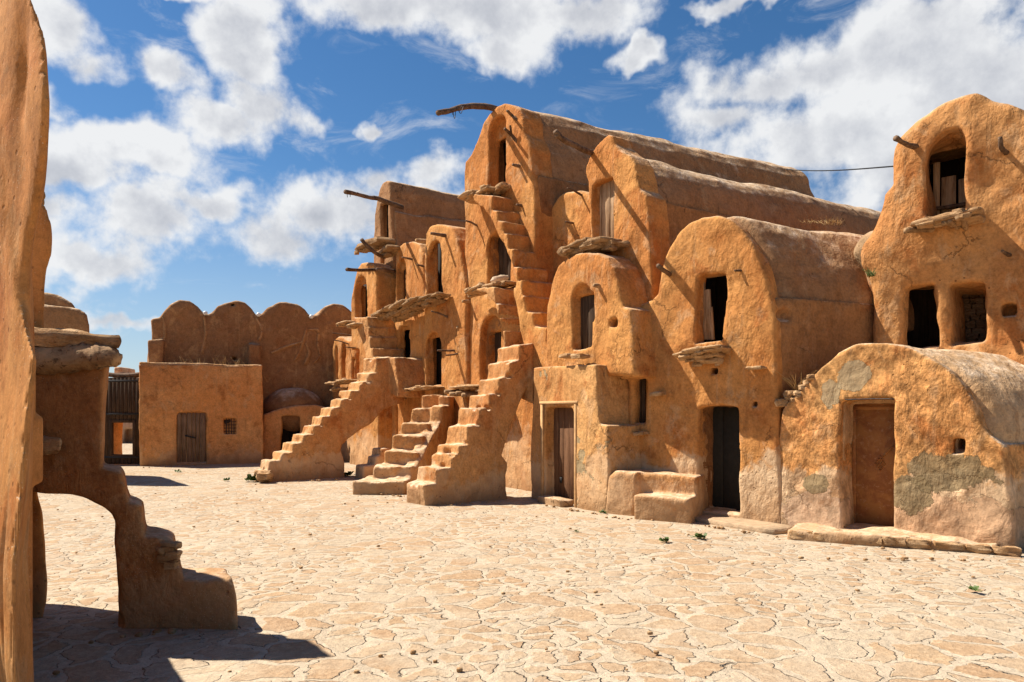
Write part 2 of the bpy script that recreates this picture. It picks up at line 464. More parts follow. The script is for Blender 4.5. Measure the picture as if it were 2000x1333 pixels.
def stone_mat(name, a=(.42, .235, .105), b=(.56, .36, .19), d=(.13, .065, .03), sc=1.0):
    m, nt = new_mat(name); P = nt.pos()
    n = nt.noise(P, 5*sc, 7, .7, .5); n2 = nt.noise(nt.scalev(P, 1, 1, 4.0), 7*sc, 6, .7, .8); n3 = nt.noise(P, 38*sc, 4, .7)
    c = nt.mix(nt.step(n, .4, .62), a, b); c = nt.mix(nt.math('MULTIPLY', nt.step(n2, .55, .68), .8), c, d)
    c = nt.mix(1.0, c, nt.ramp(n3, [(.2, .75), (.8, 1.2)]), 'MULTIPLY')
    h = nt.math('ADD', nt.math('MULTIPLY', n2, .05/sc), nt.math('ADD', nt.math('MULTIPLY', n, .03/sc), nt.math('MULTIPLY', n3, .006/sc)))
    finish(nt, c, h, .92, 1.0, .1); return m
def wood_mat(name, a=(.20, .115, .06), b=(.33, .215, .125), d=(.045, .026, .015), vert=True, sc=1.0):
    m, nt = new_mat(name); P = nt.pos()
    S = nt.scalev(P, 9, 9, .7) if vert else nt.scalev(P, 3, 3, 3)
    n = nt.noise(S, 2.4*sc, 7, .7, .4); n2 = nt.noise(nt.scalev(P, 45, 45, 1.6) if vert else nt.scalev(P, 22, 22, 22), 1.3*sc, 4, .7, .2); n3 = nt.noise(P, 2.3, 4, .6)
    c = nt.mix(nt.step(n, .38, .62), a, b); c = nt.mix(nt.math('MULTIPLY', nt.step(n2, .53, .66), .75), c, d)
    c = nt.mix(1.0, c, nt.ramp(n3, [(.3, .7), (.7, 1.15)]), 'MULTIPLY')
    h = nt.math('ADD', nt.math('MULTIPLY', n2, .008), nt.math('MULTIPLY', n, .012)); finish(nt, c, h, .85, 1.0, .15); return m
def plain(name, c, rough=.8, spec=.2, var=.25, sc=12, bump=.004, metal=0):
    m, nt = new_mat(name); P = nt.pos(); n = nt.noise(P, sc, 5, .65)
    cc = nt.mix(1.0, c, nt.ramp(n, [(.25, 1-var), (.75, 1+var)]), 'MULTIPLY'); finish(nt, cc, nt.math('MULTIPLY', n, bump), rough, 1.0, spec)
    return m
def rust_mat(name):
    m, nt = new_mat(name); P = nt.pos()
    n = nt.noise(P, 3.2, 7, .72, .4); n2 = nt.noise(P, 17, 6, .75); z = nt.n('ShaderNodeSeparateXYZ', ins={0: P}).outputs[2]
    c = nt.mix(nt.step(n, .42, .60), (.33, .145, .042), (.22, .082, .026)); c = nt.mix(nt.math('MULTIPLY', nt.step(n2, .55, .66), .6), c, (.42, .25, .13))
    lo = nt.math('SUBTRACT', 1.0, nt.step(nt.math('ADD', z, nt.math('MULTIPLY', n, .9)), .35, .9)); c = nt.mix(nt.math('MULTIPLY', lo, .6), c, (.09, .035, .016))
    finish(nt, c, nt.math('MULTIPLY', n2, .004), .72, 1.0, .3); return m
def leaf_mat(name, a, b):
    m, nt = new_mat(name); P = nt.pos(); n = nt.noise(P, 30, 3)
    finish(nt, nt.mix(n, a, b), None, .6, 1, .3); return m

def paving_mat():
    m, nt = new_mat('flagstones in pale mortar'); P = nt.pos()
    P = nt.scalev(P, 1, 1, 0)
    wn = nt.vmath('SUBTRACT', nt.noise(P, 1.7, 4, .6, out=1), (.5, .5, .5)); wn2 = nt.vmath('SUBTRACT', nt.noise(P, 8, 4, .65, out=1), (.5, .5, .5))
    W = nt.vmath('ADD', P, nt.vmath('SCALE', wn, .5)); W = nt.vmath('ADD', W, nt.vmath('SCALE', wn2, .045))
    big = nt.step(nt.noise(P, .35, 2), .44, .52)
    def stones(sc, off):
        V = nt.vmath('ADD', W, off)
        e = nt.n('ShaderNodeTexVoronoi', feature='DISTANCE_TO_EDGE', voronoi_dimensions='2D', ins={'Vector': V, 'Scale': sc, 'Randomness': .9}).outputs[0]
        f = nt.n('ShaderNodeTexVoronoi', feature='F1', voronoi_dimensions='2D', ins={'Vector': V, 'Scale': sc, 'Randomness': .9})
        return nt.math('DIVIDE', e, sc), f.outputs['Color']
    e1, c1 = stones(2.9, (0, 0, 0)); e2, c2 = stones(4.8, (5.3, 2.1, 0))
    e = nt.mix(big, e1, e2); cc = nt.mix(big, c1, c2)
    sep = nt.n('ShaderNodeSeparateColor', ins={0: cc}); r, g, b = sep.outputs
    wid = nt.math('MULTIPLY_ADD', nt.noise(P, 2.1, 3), .054, -.006)      # mortar width wanders
    wid = nt.math('MULTIPLY_ADD', b, .016, wid)
    st = nt.step(nt.math('SUBTRACT', e, wid), .0, .012)
    n1 = nt.noise(P, 2.4, 6, .7, .3); n2 = nt.noise(P, 14, 6, .72); n3 = nt.noise(P, 60, 4, .7)
    stone = nt.mix(r, (.42, .285, .165), (.375, .235, .13)); stone = nt.mix(nt.step(g, .55, .9), stone, (.44, .345, .235))
    stone = nt.mix(nt.math('MULTIPLY', nt.step(n2, .45, .68), .5), stone, (.49, .36, .225))
    stone = nt.mix(nt.math('MULTIPLY', nt.step(nt.noise(P, 5, 5, .7), .55, .66), .5), stone, (.35, .215, .115))
    mort = nt.mix(nt.step(n1, .35, .65), (.50, .405, .285), (.44, .35, .245))
    dusty = nt.step(nt.noise(P, .8, 5, .65), .38, .68)
    st2 = nt.math('MULTIPLY', st, nt.math('MULTIPLY_ADD', dusty, -.68, 1.0))
    c = nt.mix(st2, mort, stone)
    # open joints with edge shadow painted in: dark broken lines hugging the stone rims
    ln = nt.math('SUBTRACT', 1.0, nt.step(nt.math('ABSOLUTE', nt.math('SUBTRACT', nt.math('SUBTRACT', e, wid), .000)), .0006, .0045))
    side = nt.step(nt.noise(nt.vmath('ADD', P, nt.vmath('SCALE', cc, 3.0)), 2.6, 3, .6), .50, .58)
    lm = nt.math('MULTIPLY', ln, side)
    c = nt.mix(nt.math('MULTIPLY', lm, .62), c, (.15, .10, .06))
    c = nt.mix(1.0, c, nt.ramp(n2, [(.28, .78), (.72, 1.16)]), 'MULTIPLY'); c = nt.mix(1.0, c, nt.ramp(n3, [(.25, .80), (.75, 1.14)]), 'MULTIPLY')
    h = nt.math('MULTIPLY', st, nt.math('MULTIPLY_ADD', r, .014, .002))
    h = nt.math('ADD', h, nt.math('MULTIPLY', n2, .012)); h = nt.math('ADD', h, nt.math('MULTIPLY', n1, .05)); h = nt.math('ADD', h, nt.math('MULTIPLY', n3, .003))
    h = nt.math('SUBTRACT', h, nt.math('MULTIPLY', lm, .018))
    finish(nt, c, h, .9, 1.0, .1); return m

# ------------------------------------------------------------------ sky, sun, camera
SUN_EL = math.radians(52); SUN_H = np.array((-.945, .33)); SUN_H /= np.linalg.norm(SUN_H)
def setup():
    w = bpy.data.worlds.new('World'); SC.world = w; w.use_nodes = True; nt = NT(w.node_tree)
    sky = nt.n('ShaderNodeTexSky', sky_type='NISHITA', sun_disc=False, sun_elevation=SUN_EL, sun_rotation=math.atan2(SUN_H[0], SUN_H[1]),
               altitude=400, air_density=1.0, dust_density=.25, ozone_density=2.5)
    D = nt.n('ShaderNodeTexCoord').outputs['Generated']; D = nt.vmath('NORMALIZE', D)
    hsv = nt.n('ShaderNodeHueSaturation', ins={'Saturation': SKY_SAT, 'Value': SKY_VAL, 'Color': sky.outputs[0]})
    blue = hsv.outputs[0]
    zz = nt.n('ShaderNodeSeparateXYZ', ins={0: D}).outputs[2]
    blue = nt.mix(nt.math('MULTIPLY', nt.math('SUBTRACT', 1.0, nt.step(zz, -.05, .33)), .62), blue, (3.9, 4.7, 5.9))
    wd = nt.vmath('SUBTRACT', nt.noise(D, 5, 5, .6, out=1), (.5, .5, .5)); Dw = nt.vmath('ADD', D, nt.vmath('SCALE', wd, .16))
    fld = None
    for px, py, rx, ry in CLOUDS:
        r = np.array(ray(px, py)); L = np.linalg.norm(r); c = r/L; q = F_PX*L
        q1 = nt.vmath('MULTIPLY', nt.vmath('SUBTRACT', Dw, tuple(c)), (q/rx, q/((rx+ry)*.8), q/ry))
        v = nt.vmath('LENGTH', q1, out=1); v = nt.math('SUBTRACT', 1.0, v)
        fld = v if fld is None else nt.math('SMOOTH_MAX', fld, v, .25)
    sp = nt.n('ShaderNodeSeparateXYZ', ins={0: D}).outputs
    Df = nt.vmath('DIVIDE', D, nt.n('ShaderNodeCombineXYZ', ins={0: nt.math('ADD', nt.math('ABSOLUTE', sp[2]), .45), 1: nt.math('ADD', nt.math('ABSOLUTE', sp[2]), .45), 2: nt.math('ADD', nt.math('ABSOLUTE', sp[2]), .45)}).outputs[0])
    back = nt.math('SUBTRACT', nt.math('MULTIPLY', nt.noise(Df, 1.6, 5, .55), 4.2), 3.2)      # ordinary broken cloud for the rest of the sky
    away = nt.math('SUBTRACT', 1.0, nt.step(sp[1], .25, .55)); hi = nt.step(sp[2], .62, .75)
    away = nt.math('MAXIMUM', away, hi)
    fld = nt.math('MAXIMUM', fld, nt.math('SUBTRACT', back, nt.math('MULTIPLY', nt.math('SUBTRACT', 1.0, away), 9.0)))
    def fb(v): return nt.noise(v, 7.5, 12, .60, .05)
    n = fb(D); s3 = np.array((SUN_H[0]*math.cos(SUN_EL), SUN_H[1]*math.cos(SUN_EL), math.sin(SUN_EL)))
    nl = fb(nt.vmath('ADD', D, tuple(s3*.028)))
    dens = nt.math('ADD', nt.math('MULTIPLY', nt.math('MAXIMUM', fld, -1.2), .85), nt.math('MULTIPLY', nt.math('SUBTRACT', n, .5), 2.4))
    cov = nt.step(dens, .0, .50)
    wisp = nt.math('MULTIPLY', nt.step(nt.noise(nt.scalev(D, 1, 1, 2.6), 8, 8, .65, .8), .52, .80), nt.math('MULTIPLY', nt.step(fld, -1.6, -.1), .55))
    cov = nt.math('MAXIMUM', cov, wisp)
    lit = nt.math('MULTIPLY_ADD', nt.math('SUBTRACT', n, nl), 2.0, .98)
    thick = nt.step(nt.math('ADD', fld, nt.math('MULTIPLY', nt.math('SUBTRACT', nt.noise(D, 4.5, 5, .55), .5), 1.2)), .15, .85)
    lit = nt.math('SUBTRACT', lit, nt.math('MULTIPLY', thick, .42), clamp=True)
    cc = nt.ramp(lit, [(0, (.46, .49, .56)), (.45, (.70, .72, .77)), (.9, (1.0, 1.01, 1.02))])
    cc = nt.mix(1.0, cc, (CLOUD_V,)*3, 'MULTIPLY')
    fade = nt.step(sp[2], -.02, .10)
    out = nt.mix(nt.math('MULTIPLY', cov, nt.math('MULTIPLY_ADD', fade, .55, .42)), blue, cc)
    bg = nt.n('ShaderNodeBackground', ins={'Color': out, 'Strength': SKY_STR}); o = nt.n('ShaderNodeOutputWorld'); nt.t.links.new(bg.outputs[0], o.inputs[0])
    L = bpy.data.lights.new('sun', 'SUN'); L.energy = SUN_E; L.angle = math.radians(.53); L.color = (1, .93, .83)
    so = bpy.data.objects.new('sun', L); COL.objects.link(so)
    from mathutils import Vector
    so.rotation_euler = Vector(tuple(s3)).to_track_quat('Z', 'Y').to_euler(); so.location = (-6, 4, 14)
    cam = bpy.data.cameras.new('camera'); co = bpy.data.objects.new('camera', cam); COL.objects.link(co); SC.camera = co
    cam.sensor_width = 36; cam.lens = 36*F_PX/2000; cam.shift_y = (HY-666.5)/2000; cam.clip_end = 3000; cam.clip_start = .05
    co.location = (0, 0, EYE); co.rotation_euler = (math.pi/2, 0, 0)
    SC.render.resolution_x = 1024; SC.render.resolution_y = 682
    SC.render.engine = 'CYCLES'
    v = SC.view_settings; v.view_transform = 'Standard'; v.look = 'None'; v.exposure = EXPO; v.gamma = 1
    c = SC.cycles; c.max_bounces = 8; c.diffuse_bounces = 3; c.use_denoising = True; c.use_adaptive_sampling = True
SUN_E, SKY_STR, SKY_VAL, SKY_SAT, CLOUD_V, EXPO = 5.0, .065, .90, 1.26, 7.3, .90
CLOUDS = [(110,50,150,130),(190,140,100,60),(490,120,85,75),(515,215,95,85),(430,265,130,60),(330,175,85,55),(220,300,215,55),(110,330,130,75),
 (250,430,190,85),(170,500,165,62),(380,400,110,50),(570,470,150,80),(720,420,150,90),(750,340,75,60),(640,430,110,80),(850,330,90,60),(840,400,90,70),
 (760,20,230,60),(960,45,290,90),(1010,120,130,50),(1190,40,140,65),(1480,190,120,80),(1620,140,170,90),(1800,110,260,140),(1950,150,220,180),
 (1600,290,260,110),(1440,265,80,45),(1830,300,260,130),(700,232,36,28),(1275,128,52,28),(380,8,120,24),(1480,5,120,22),(230,605,110,26),(560,250,60,60),(50,190,80,50),(60,400,90,90)]
setup()
# ------------------------------------------------------------------ wall frames
FA = Frame((1.1, 13.87), (.55, -.835))            # main facade
FG = Frame((3.89, 10.27), (.72, -.694))           # front of the right-hand houses
FG3 = Frame((3.89, 10.27), (.72, -.694), (.94, .34))
FT = Frame((5.41, 10.82), (.78, -.626))
FBk = Frame((.52, 13.4), (.5, -.866))

M = dict(
 tower=adobe('ochre mud render', seed=1, foot=.5),
 low=adobe('mud render with bleached foot', main=(.46, .185, .052), warm=(.52, .245, .078), seed=3.1, foot=.95, footz=.95, worn=.3),
 block=adobe('patched mud render', main=(.50, .245, .085), warm=(.56, .31, .12), seed=4.4, foot=.6, footz=.7, grey=.35, worn=.8),
 domed=adobe(patches=[((1850, 1030), (1.05, .42), (.47, .29, .165)), ((1595, 1000), (.55, .35), (.52, .35, .22)), ((1845, 925), (.50, .25), (.215, .155, .08)), ((1775, 965), (.25, .30), (.215, .155, .08)), ((1590, 945), (.20, .15), (.24, .175, .09)), ((1665, 735), (.24, .22), (.36, .27, .155)), ((1622, 770), (.14, .22), (.36, .27, .155))], name='yellow mud render with grey mortar', main=(.53, .25, .085), warm=(.57, .30, .11), seed=5.2, foot=.95, footz=.85, grey=.0, weather=.95, fine=.75),
 side=adobe('shade-darkened brown side render', main=(.265, .125, .050), warm=(.32, .155, .062), red=(.25, .10, .035), pale=(.36, .20, .10), dark=(.17, .08, .034), seed=7.7, foot=0, weather=.8),  # weathered brown, with the shade of the side walls also put into the colour
 right=adobe('rough orange mud render', main=(.42, .178, .058), warm=(.48, .235, .085), seed=6.9, foot=0, bumpk=1.15), left=adobe('smooth mud render', seed=8.7, foot=.35, footz=.5, fine=.8),
 far=adobe('brown mud render', main=(.60, .265, .09), warm=(.64, .33, .13), red=(.33, .12, .038), pale=(.55, .34, .17), dark=(.20, .09, .035), seed=9.5, foot=.5, footz=.4, bumpk=.8),
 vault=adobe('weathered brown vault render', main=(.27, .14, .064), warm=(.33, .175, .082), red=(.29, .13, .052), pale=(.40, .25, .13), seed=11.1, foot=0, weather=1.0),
 stair=adobe('worn stair render', main=(.45, .20, .07), warm=(.52, .27, .105), seed=12.4, foot=.65, footz=.55, weather=.85, worn=.6),
 near=adobe('pitted near render', main=(.46, .192, .058), warm=(.52, .25, .082), pale=(.50, .29, .13), seed=14.2, foot=.25, footz=.3, worn=1.3, fine=.6, bumpk=.3, grit=1.0),
 stone=stone_mat('layered ledge stone'), stoned=stone_mat('dark ledge stone', (.30, .17, .08), (.42, .26, .13)),
 stonex=stone_mat('shade-darkened infill stone', (.16, .09, .045), (.22, .14, .08), (.06, .03, .015)),  # infill stone colour darkened to carry the shade of the opening
 wood=wood_mat('weathered brown planks'), woodl=wood_mat('bleached planks', (.34, .20, .10), (.50, .33, .19), (.10, .055, .028)),
 woodd=wood_mat('dark old planks', (.055, .032, .018), (.10, .06, .034), (.014, .009, .006)), woodg=wood_mat('grey brown far planks', (.19, .115, .07), (.30, .195, .12), (.06, .036, .022)),
 branch=wood_mat('dry branch bark', (.10, .055, .03), (.20, .125, .075), (.03, .017, .01), vert=False), log=wood_mat('split palm log', (.24, .135, .065), (.42, .26, .13), (.05, .028, .015), vert=False, sc=.7),
 paint=wood_mat('red brown painted planks', (.15, .070, .032), (.21, .105, .052), (.07, .032, .016)), rust=rust_mat('rusted sheet door'),
 iron=plain('black iron', (.02, .016, .014), .6, .4), unlit_fill=wood_mat('near-black boards as interior shade', (.018, .012, .008), (.030, .020, .013), (.006, .004, .003)), dark=plain('dark weathered board', (.026, .024, .019), .8), cable=plain('black cable', (.012, .012, .012), .6),  # the near-black boards hold the interior shade in their colour
 pale=plain('pale lime trim', (.50, .29, .13), .9, .1), bulb=plain('white glass globe', (.75, .74, .70), .3, .5, .05), cloth=plain('pale sack cloth', (.55, .42, .29), .9, .1),
 leaf=leaf_mat('green weed leaf', (.05, .085, .014), (.10, .14, .03)), straw=leaf_mat('dry straw', (.52, .33, .12), (.38, .23, .09)), streak=adobe('orange repair mortar', main=(.38, .20, .09), warm=(.42, .23, .10), seed=2, foot=0),
 sill=plain('pale worn stone', (.40, .28, .17), .9, .1, .3, 9, .02),
)
def G3(px, py): q = ground(px, py); return (q[0], q[1], 0)

def alcove(fr, xl, xr, yt, yb, depth=.4, v=0.0, arch=True, rise=None, pw=2.0, r=.05, k=.07, front=None):
    """niche cut from in front of the wall to v+depth; pixel box lies on the wall face v"""
    ym = (yt+yb)/2
    u0 = fr.hit(xl, ym, v)[0]; u1 = fr.hit(xr, ym, v)[0]; zt = fr.hit((xl+xr)/2, yt, v)[1]; zb = fr.hit((xl+xr)/2, yb, v)[1]
    P = arch_poly(u0, u1, zb, zt, rise=min((u1-u0)*.5, (zt-zb)*.4) if rise is None else rise, pw=pw) if arch else arch_poly(u0, u1, zb, zt, rise=min((u1-u0), (zt-zb))*.12, pw=3)
    return Ext(fr, P, (v-.5) if front is None else front, v+depth, '-', k, .02)
def hole(fr, xl, xr, yt, yb, v, deep=1.3, arch=False, k=.03):
    ym = (yt+yb)/2
    u0 = fr.hit(xl, ym, v)[0]; u1 = fr.hit(xr, ym, v)[0]; zt = fr.hit((xl+xr)/2, yt, v)[1]; zb = fr.hit((xl+xr)/2, yb, v)[1]
    P = arch_poly(u0, u1, zb, zt) if arch else [(u0, zb), (u1, zb), (u1, zt), (u0, zt)]
    return Ext(fr, P, v-.12, v+deep, '-', k, .02)
def opening(fr, xl, xd, xr, yt, yd, yb, v=0.0, arch=True, rise=None, deep=2.4, pw=2.0, k=.035, side_=.3):
    """niche whose left reveal runs from xl to xd, dark doorway behind it; returns cutters and the niche depth"""
    ym = (yt+yb)/2; u0 = fr.hit(xl, ym, v)[0]; lo, hi_ = 0.0, 1.5
    for _ in range(30):
        m = (lo+hi_)/2; q = fr.P(u0, v+m, 0); lo, hi_ = (m, hi_) if CX+F_PX*q[0]/q[1] < xd else (lo, m)
    D = max(lo, .06); u1 = fr.hit(xr, ym, v)[0]
    zd = fr.hit((xd+xr)/2, yd, v+D)[1]; zb = fr.hit((xl+xr)/2, yb, v)[1]
    A = alcove(fr, xl, xr, yt, yb, D, v, arch, rise, pw, k=k)
    H = Ext(fr, [(u0+.02, zb), (u1+.05, zb), (u1+.05, zd), (u0+.02, zd)], v+D-.1, v+D+deep, '-', .02, .01)
    Rm = Ext(fr, [(u0-side_, zb-.05), (u1+side_, zb-.05), (u1+side_, zd+.15), (u0-side_, zd+.15)], v+D+.08, v+D+deep, '-', .02, .05)
    return [A, H]+([Rm] if deep > .6 else []), D
def planks(fr, xl, xr, yt, yb, v, n, mat, parent, name='door', gap=.012, over=.0, seed=0, jag=0.0, th=.03, lean=None):
    ym = (yt+yb)/2
    u0 = fr.hit(xl, ym, v)[0]-over; u1 = fr.hit(xr, ym, v)[0]+over; zt = fr.hit((xl+xr)/2, yt, v)[1]+over; zb = fr.hit((xl+xr)/2, yb, v)[1]-over
    r_ = np.random.default_rng(seed+3); ws = r_.uniform(.7, 1.3, n); ws = np.cumsum(np.r_[0, ws/ws.sum()])*(u1-u0)+u0
    mb = MB(); ax = [(*fr.t, 0), (*fr.a, 0), (0, 0, 1)]
    for i in range(n):
        a, b = ws[i]+gap/2, ws[i+1]-gap/2; top = zt-r_.random()*jag; c = fr.P((a+b)/2, v+r_.uniform(0, .012), (top+zb)/2)
        mb.box(c, ax, ((b-a)/2, th/2, (top-zb)/2), .006, .0015, r_)
    return mb.build(name, mat, parent), (u0, u1, zb, zt)
def leaf(fr, xl, xr, yt, yb, v, parent, n=2, mat=None, over=.22, seed=0):  # near-black boards put in as the unlit interior of an opening
    return planks(fr, xl, xr, yt, yb, v, n, mat or M['unlit_fill'], parent, over=over, seed=seed, gap=.006)
def bars(fr, L, mat, parent, name, v, rad=.012, seed=0):
    mb = MB()
    for (a, b) in L: mb.tube([fr.P(a[0], v, a[1]), fr.P((a[0]+b[0])/2, v, (a[1]+b[1])/2), fr.P(b[0], v, b[1])], [rad]*3, 6, .03, 2, seed)
    return mb.build(name, mat, parent)
def stick(P, R, parent, name='wooden_peg', mat=None, seed=0, n=7):
    return MB().tube(P, R, n, .14, 3, seed).build(name, mat or M['branch'], parent)
def pegout(fr, px, py, v, length, parent, du=0.0, dz=.05, r=.035, seed=0, name='wooden_peg', mat=None):
    """short peg growing out of the wall at a pixel; du/dz = sideways and upward run"""
    u, z = fr.hit(px, py, v)
    r = r*.62; P = [fr.P(u-du*.3, v+.2, z-dz*.3), fr.P(u, v, z), fr.P(u+du*.4, v-length*.3, z+dz*.7), fr.P(u+du*.6, v-length*.6, z+dz)]
    return stick(P, [r, r, r*.85, r*.7], parent, name, mat, seed)
def slabs(fr, L, parent, name='stone_ledge', mat=None, seed=0, boxy=.62, rough=.2):
    """L: (px, py, v, half_u, half_v, half_z, tilt)"""
    mb = MB()
    for i, (px, py, v, hu, hv, hz, tl) in enumerate(L):
        u, z = fr.hit(px, py, v); c = fr.P(u, v, z)
        t = np.array((*fr.t, 0.)); a = np.array((*fr.a, 0.)); up = np.array((0, 0, 1.)); t2 = t*math.cos(tl)+up*math.sin(tl); up2 = np.cross(t2, a)
        up2 = up2 if up2[2] > 0 else -up2
        mb.rock(c, (hu, hv*.92, hz*.68), [t2, a, up2], seed+i*7, boxy, rough)
        rr = np.random.default_rng(seed*13+i)
        for k in range(3 if hu > .2 else 0):      # crumbs and wedged chips under and around the slab
            f = rr.uniform(.16, .38); qq = np.array(c)+t2*hu*rr.uniform(-.8, .8)-a*hv*rr.uniform(.1, .85)+up2*hz*rr.choice([-1.1, -.9, .7])
            mb.rock(qq, (hu*f, hv*f, hz*rr.uniform(.35, .6)), [t2, a, up2], seed+i*7+k+1, .65, .35, 3)
    return mb.build(name, mat or M['stone'], parent, smooth='auto')

# ================================================================== TOWER GRANARY (tallest)
tw = thing('granary', FA.P(-2.4, 0, 0), 'tallest mud granary with three stacked openings and a long vaulted roof', 'granary')
sil = FA.pts([(1064, 1040), (1062, 720), (1046, 560), (1044, 439), (1042, 370), (1036, 289), (1024, 262), (1021, 230), (1013, 211), (996, 204.5), (981, 203), (970, 209), (957, 222), (944, 240), (933, 272), (920, 304), (909, 318), (907, 340), (906, 440), (902, 700), (900, 1040)])
ush = FA.hit(1036, 289)[0]; zsh = FA.hit(1036, 289)[1]; uL = FA.hit(910, 330)[0]
prims = [Ext(FA, sil, 0, .55, r=.05)]
side = [Box(FA, uL+.25, FA.hit(1046, 560)[0]-.05, .1, 8.0, -.3, zsh-.55, r=.05, k=.1)]
oa, _ = opening(FA, 953, 969, 987, 229, 272, 376); ob, Db = opening(FA, 951, 965, 995, 450, 461, 556, rise=.3, deep=.5); oc, Dc = opening(FA, 939, 955, 978, 616, 648, 752, deep=.5)
cuts = oa+ob+oc+[
          alcove(FA, 888, 899, 518, 541, .3, arch=False, k=.03),
          alcove(FA, 880, 900, 770, 860, .3, arch=True)]
prims += cuts
sdf_obj('wall', prims, M['tower'], tw, h=.036, seed=1)
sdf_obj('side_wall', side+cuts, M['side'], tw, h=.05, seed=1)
r0 = FA.hit(1042, 268)[1]
roofP = [(u-.03, z-.04) for u, z in FA.pts([(1040, 330), (1036, 289), (1027, 262), (1021, 230), (1010, 212), (996, 206), (981, 204), (968, 211), (955, 226), (944, 242), (933, 274), (922, 302), (915, 330)], 0)]
zb_ = zsh-.9
roofP = [(roofP[0][0], zb_)]+roofP+[(roofP[-1][0], zb_)]
sdf_obj('roof', [Ext(FA, roofP, .3, 10.2, r=.22, rise=.055)]+oa, M['vault'], tw, h=.045, warp=.055, seed=2)
sdf_obj('eave_ridge', [Box(FA, ush-.22, ush+.05, .45, 8.1, zsh-.62, zsh-.5, r=.05)], M['vault'], tw, h=.04, warp=.05, seed=2)
# ledge at the top opening and the two below
slabs(FA, [(925, 383, -.35, .35, .28, .06, .0), (955, 378, -.25, .33, .3, .07, .05), (938, 390, -.2, .4, .2, .06, -.1), (980, 372, -.1, .25, .2, .06, .2)], tw, 'stone_ledge', M['stone'], 4)
slabs(FA, [(935, 566, -.45, .36, .22, .055, .1), (960, 562, -.35, .42, .25, .05, .0), (985, 556, -.2, .3, .2, .05, .0), (932, 574, -.3, .25, .16, .04, 0)], tw, 'stone_ledge', M['stone'], 9)
slabs(FA, [(930, 755, -.3, .5, .28, .04, 0), (905, 757, -.25, .35, .25, .04, 0), (955, 763, -.3, .3, .22, .04, 0)], tw, 'stone_ledge', M['stone'], 14)
mb = MB()
for i, (px, py) in enumerate([(905, 765), (915, 770), (928, 768), (940, 772)]):
    u, z = FA.hit(px, py, -.1); mb.tube([FA.P(u+.1, .2, z), FA.P(u, -.1, z), FA.P(u-.1, -.55, z-.01)], [.055, .055, .045], 8, .15, 3, i)
mb.build('log_support', M['log'], tw)
pegout(FA, 918, 590, -.0, .35, tw, 0, 0, .075, 3, 'log_end', M['stone'])
pegout(FA, 905, 641, -.0, .3, tw, 0, 0, .07, 4, 'protruding_stone', M['stone'])
planks(FA, 964, 996, 455, 552, Db+.12, 4, M['woodd'], tw, over=.08, seed=2)
planks(FA, 955, 980, 648, 752, Dc+.16, 3, M['woodd'], tw, over=.1, seed=5)
mb = MB(); u, z = FA.hit(978, 548, .2); mb.rock(FA.P(u, .2, z), (.22, .08, .09), None, 5, .3, .3).build('sack', M['cloth'], tw)
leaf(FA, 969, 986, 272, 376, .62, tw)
# the long curved hoist branch with its wire, and pegs
u, z = FA.hit(972, 213, -.0)
P = [FA.P(u+.1, .4, z-.15), at(972, 214, 16.6), at(935, 208, 15.6), at(900, 210, 14.8), at(878, 217, 14.4), at(855, 221, 14.1)]
stick(P, [.075, .07, .06, .055, .05, .05], tw, 'hoist_branch', seed=3, n=8)
mb = MB()
for a, b, c in [((884, 216), (888, 232), (890, 214)), ((886, 215), (884, 224), (888, 213)), ((893, 212), (900, 222), (905, 209)), ((902, 208), (899, 213), (898, 218))]:
    mb.tube([at(*a, 14.45), at(*b, 14.5), at(*c, 14.6)], [.007]*3, 5, .05, 5)
mb.build('wire', M['iron'], tw)
P = [FA.P(FA.hit(1012, 237)[0], .3, FA.hit(1012, 237)[1]-.12), FA.P(*[FA.hit(1010, 234)[0], 0], FA.hit(1010, 234)[1]), at(1000, 226, 15.5), at(991, 217, 15.3)]
stick(P, [.035, .035, .035, .03], tw, seed=5)
P = [FA.P(FA.hit(1010, 278)[0], .3, FA.hit(1010, 278)[1]-.12), FA.P(FA.hit(1009, 276)[0], 0, FA.hit(1009, 276)[1]), at(998, 263, 15.4), at(986, 252, 15.2)]
stick(P, [.035, .035, .035, .03], tw, seed=6)
stick([at(998, 263, 15.4), at(998, 256, 15.35), at(996.5, 245, 15.3)], [.03, .025, .02], tw, seed=8)
pegout(FA, 1015, 325, 0, .3, tw, 0, .0, .06, 7); pegout(FA, 932, 441, 0, .5, tw, -.05, .08, .04, 8); pegout(FA, 1018, 402, 0, .2, tw, 0, .0, .05, 9)
pegout(FA, 903, 689, 0, .7, tw, -.1, -.08, .04, 10)

# ---- stair flights on the tower
def riser_flight(fr, edge, width_v, vout, zlow=None, under=None):
    """edge: pixels along the outer edge of the treads, lowest first; under: pixels of the soffit, top first"""
    E = fr.pts(edge, vout)
    U = fr.pts(under, vout) if under else [(E[-1][0], zlow), (E[0][0], zlow)]
    return Ext(fr, E+U, vout, vout+width_v, r=.025, k=.04)
hi = thing('staircase', FA.P(0, -.5, 0), 'highest crumbling flight of steps climbing up to the top opening of the tallest granary', 'staircase')
edge = [(1078, 722), (1076, 673), (1065, 673), (1064, 639), (1040, 639), (1040, 608), (1027, 608), (1024, 577), (1021, 577), (1020, 546), (1011, 546), (1011, 520), (1002, 520), (1000, 488), (992, 488), (990, 456), (983, 456), (982, 433), (971, 433), (971, 409), (962, 409), (962, 380), (925, 380)]
under = [(925, 392), (945, 405), (962, 430), (973, 455), (993, 500), (1000, 525), (1012, 600), (1022, 680), (1045, 740)]
prims = [riser_flight(FA, edge, .75, -.55, under=under)]
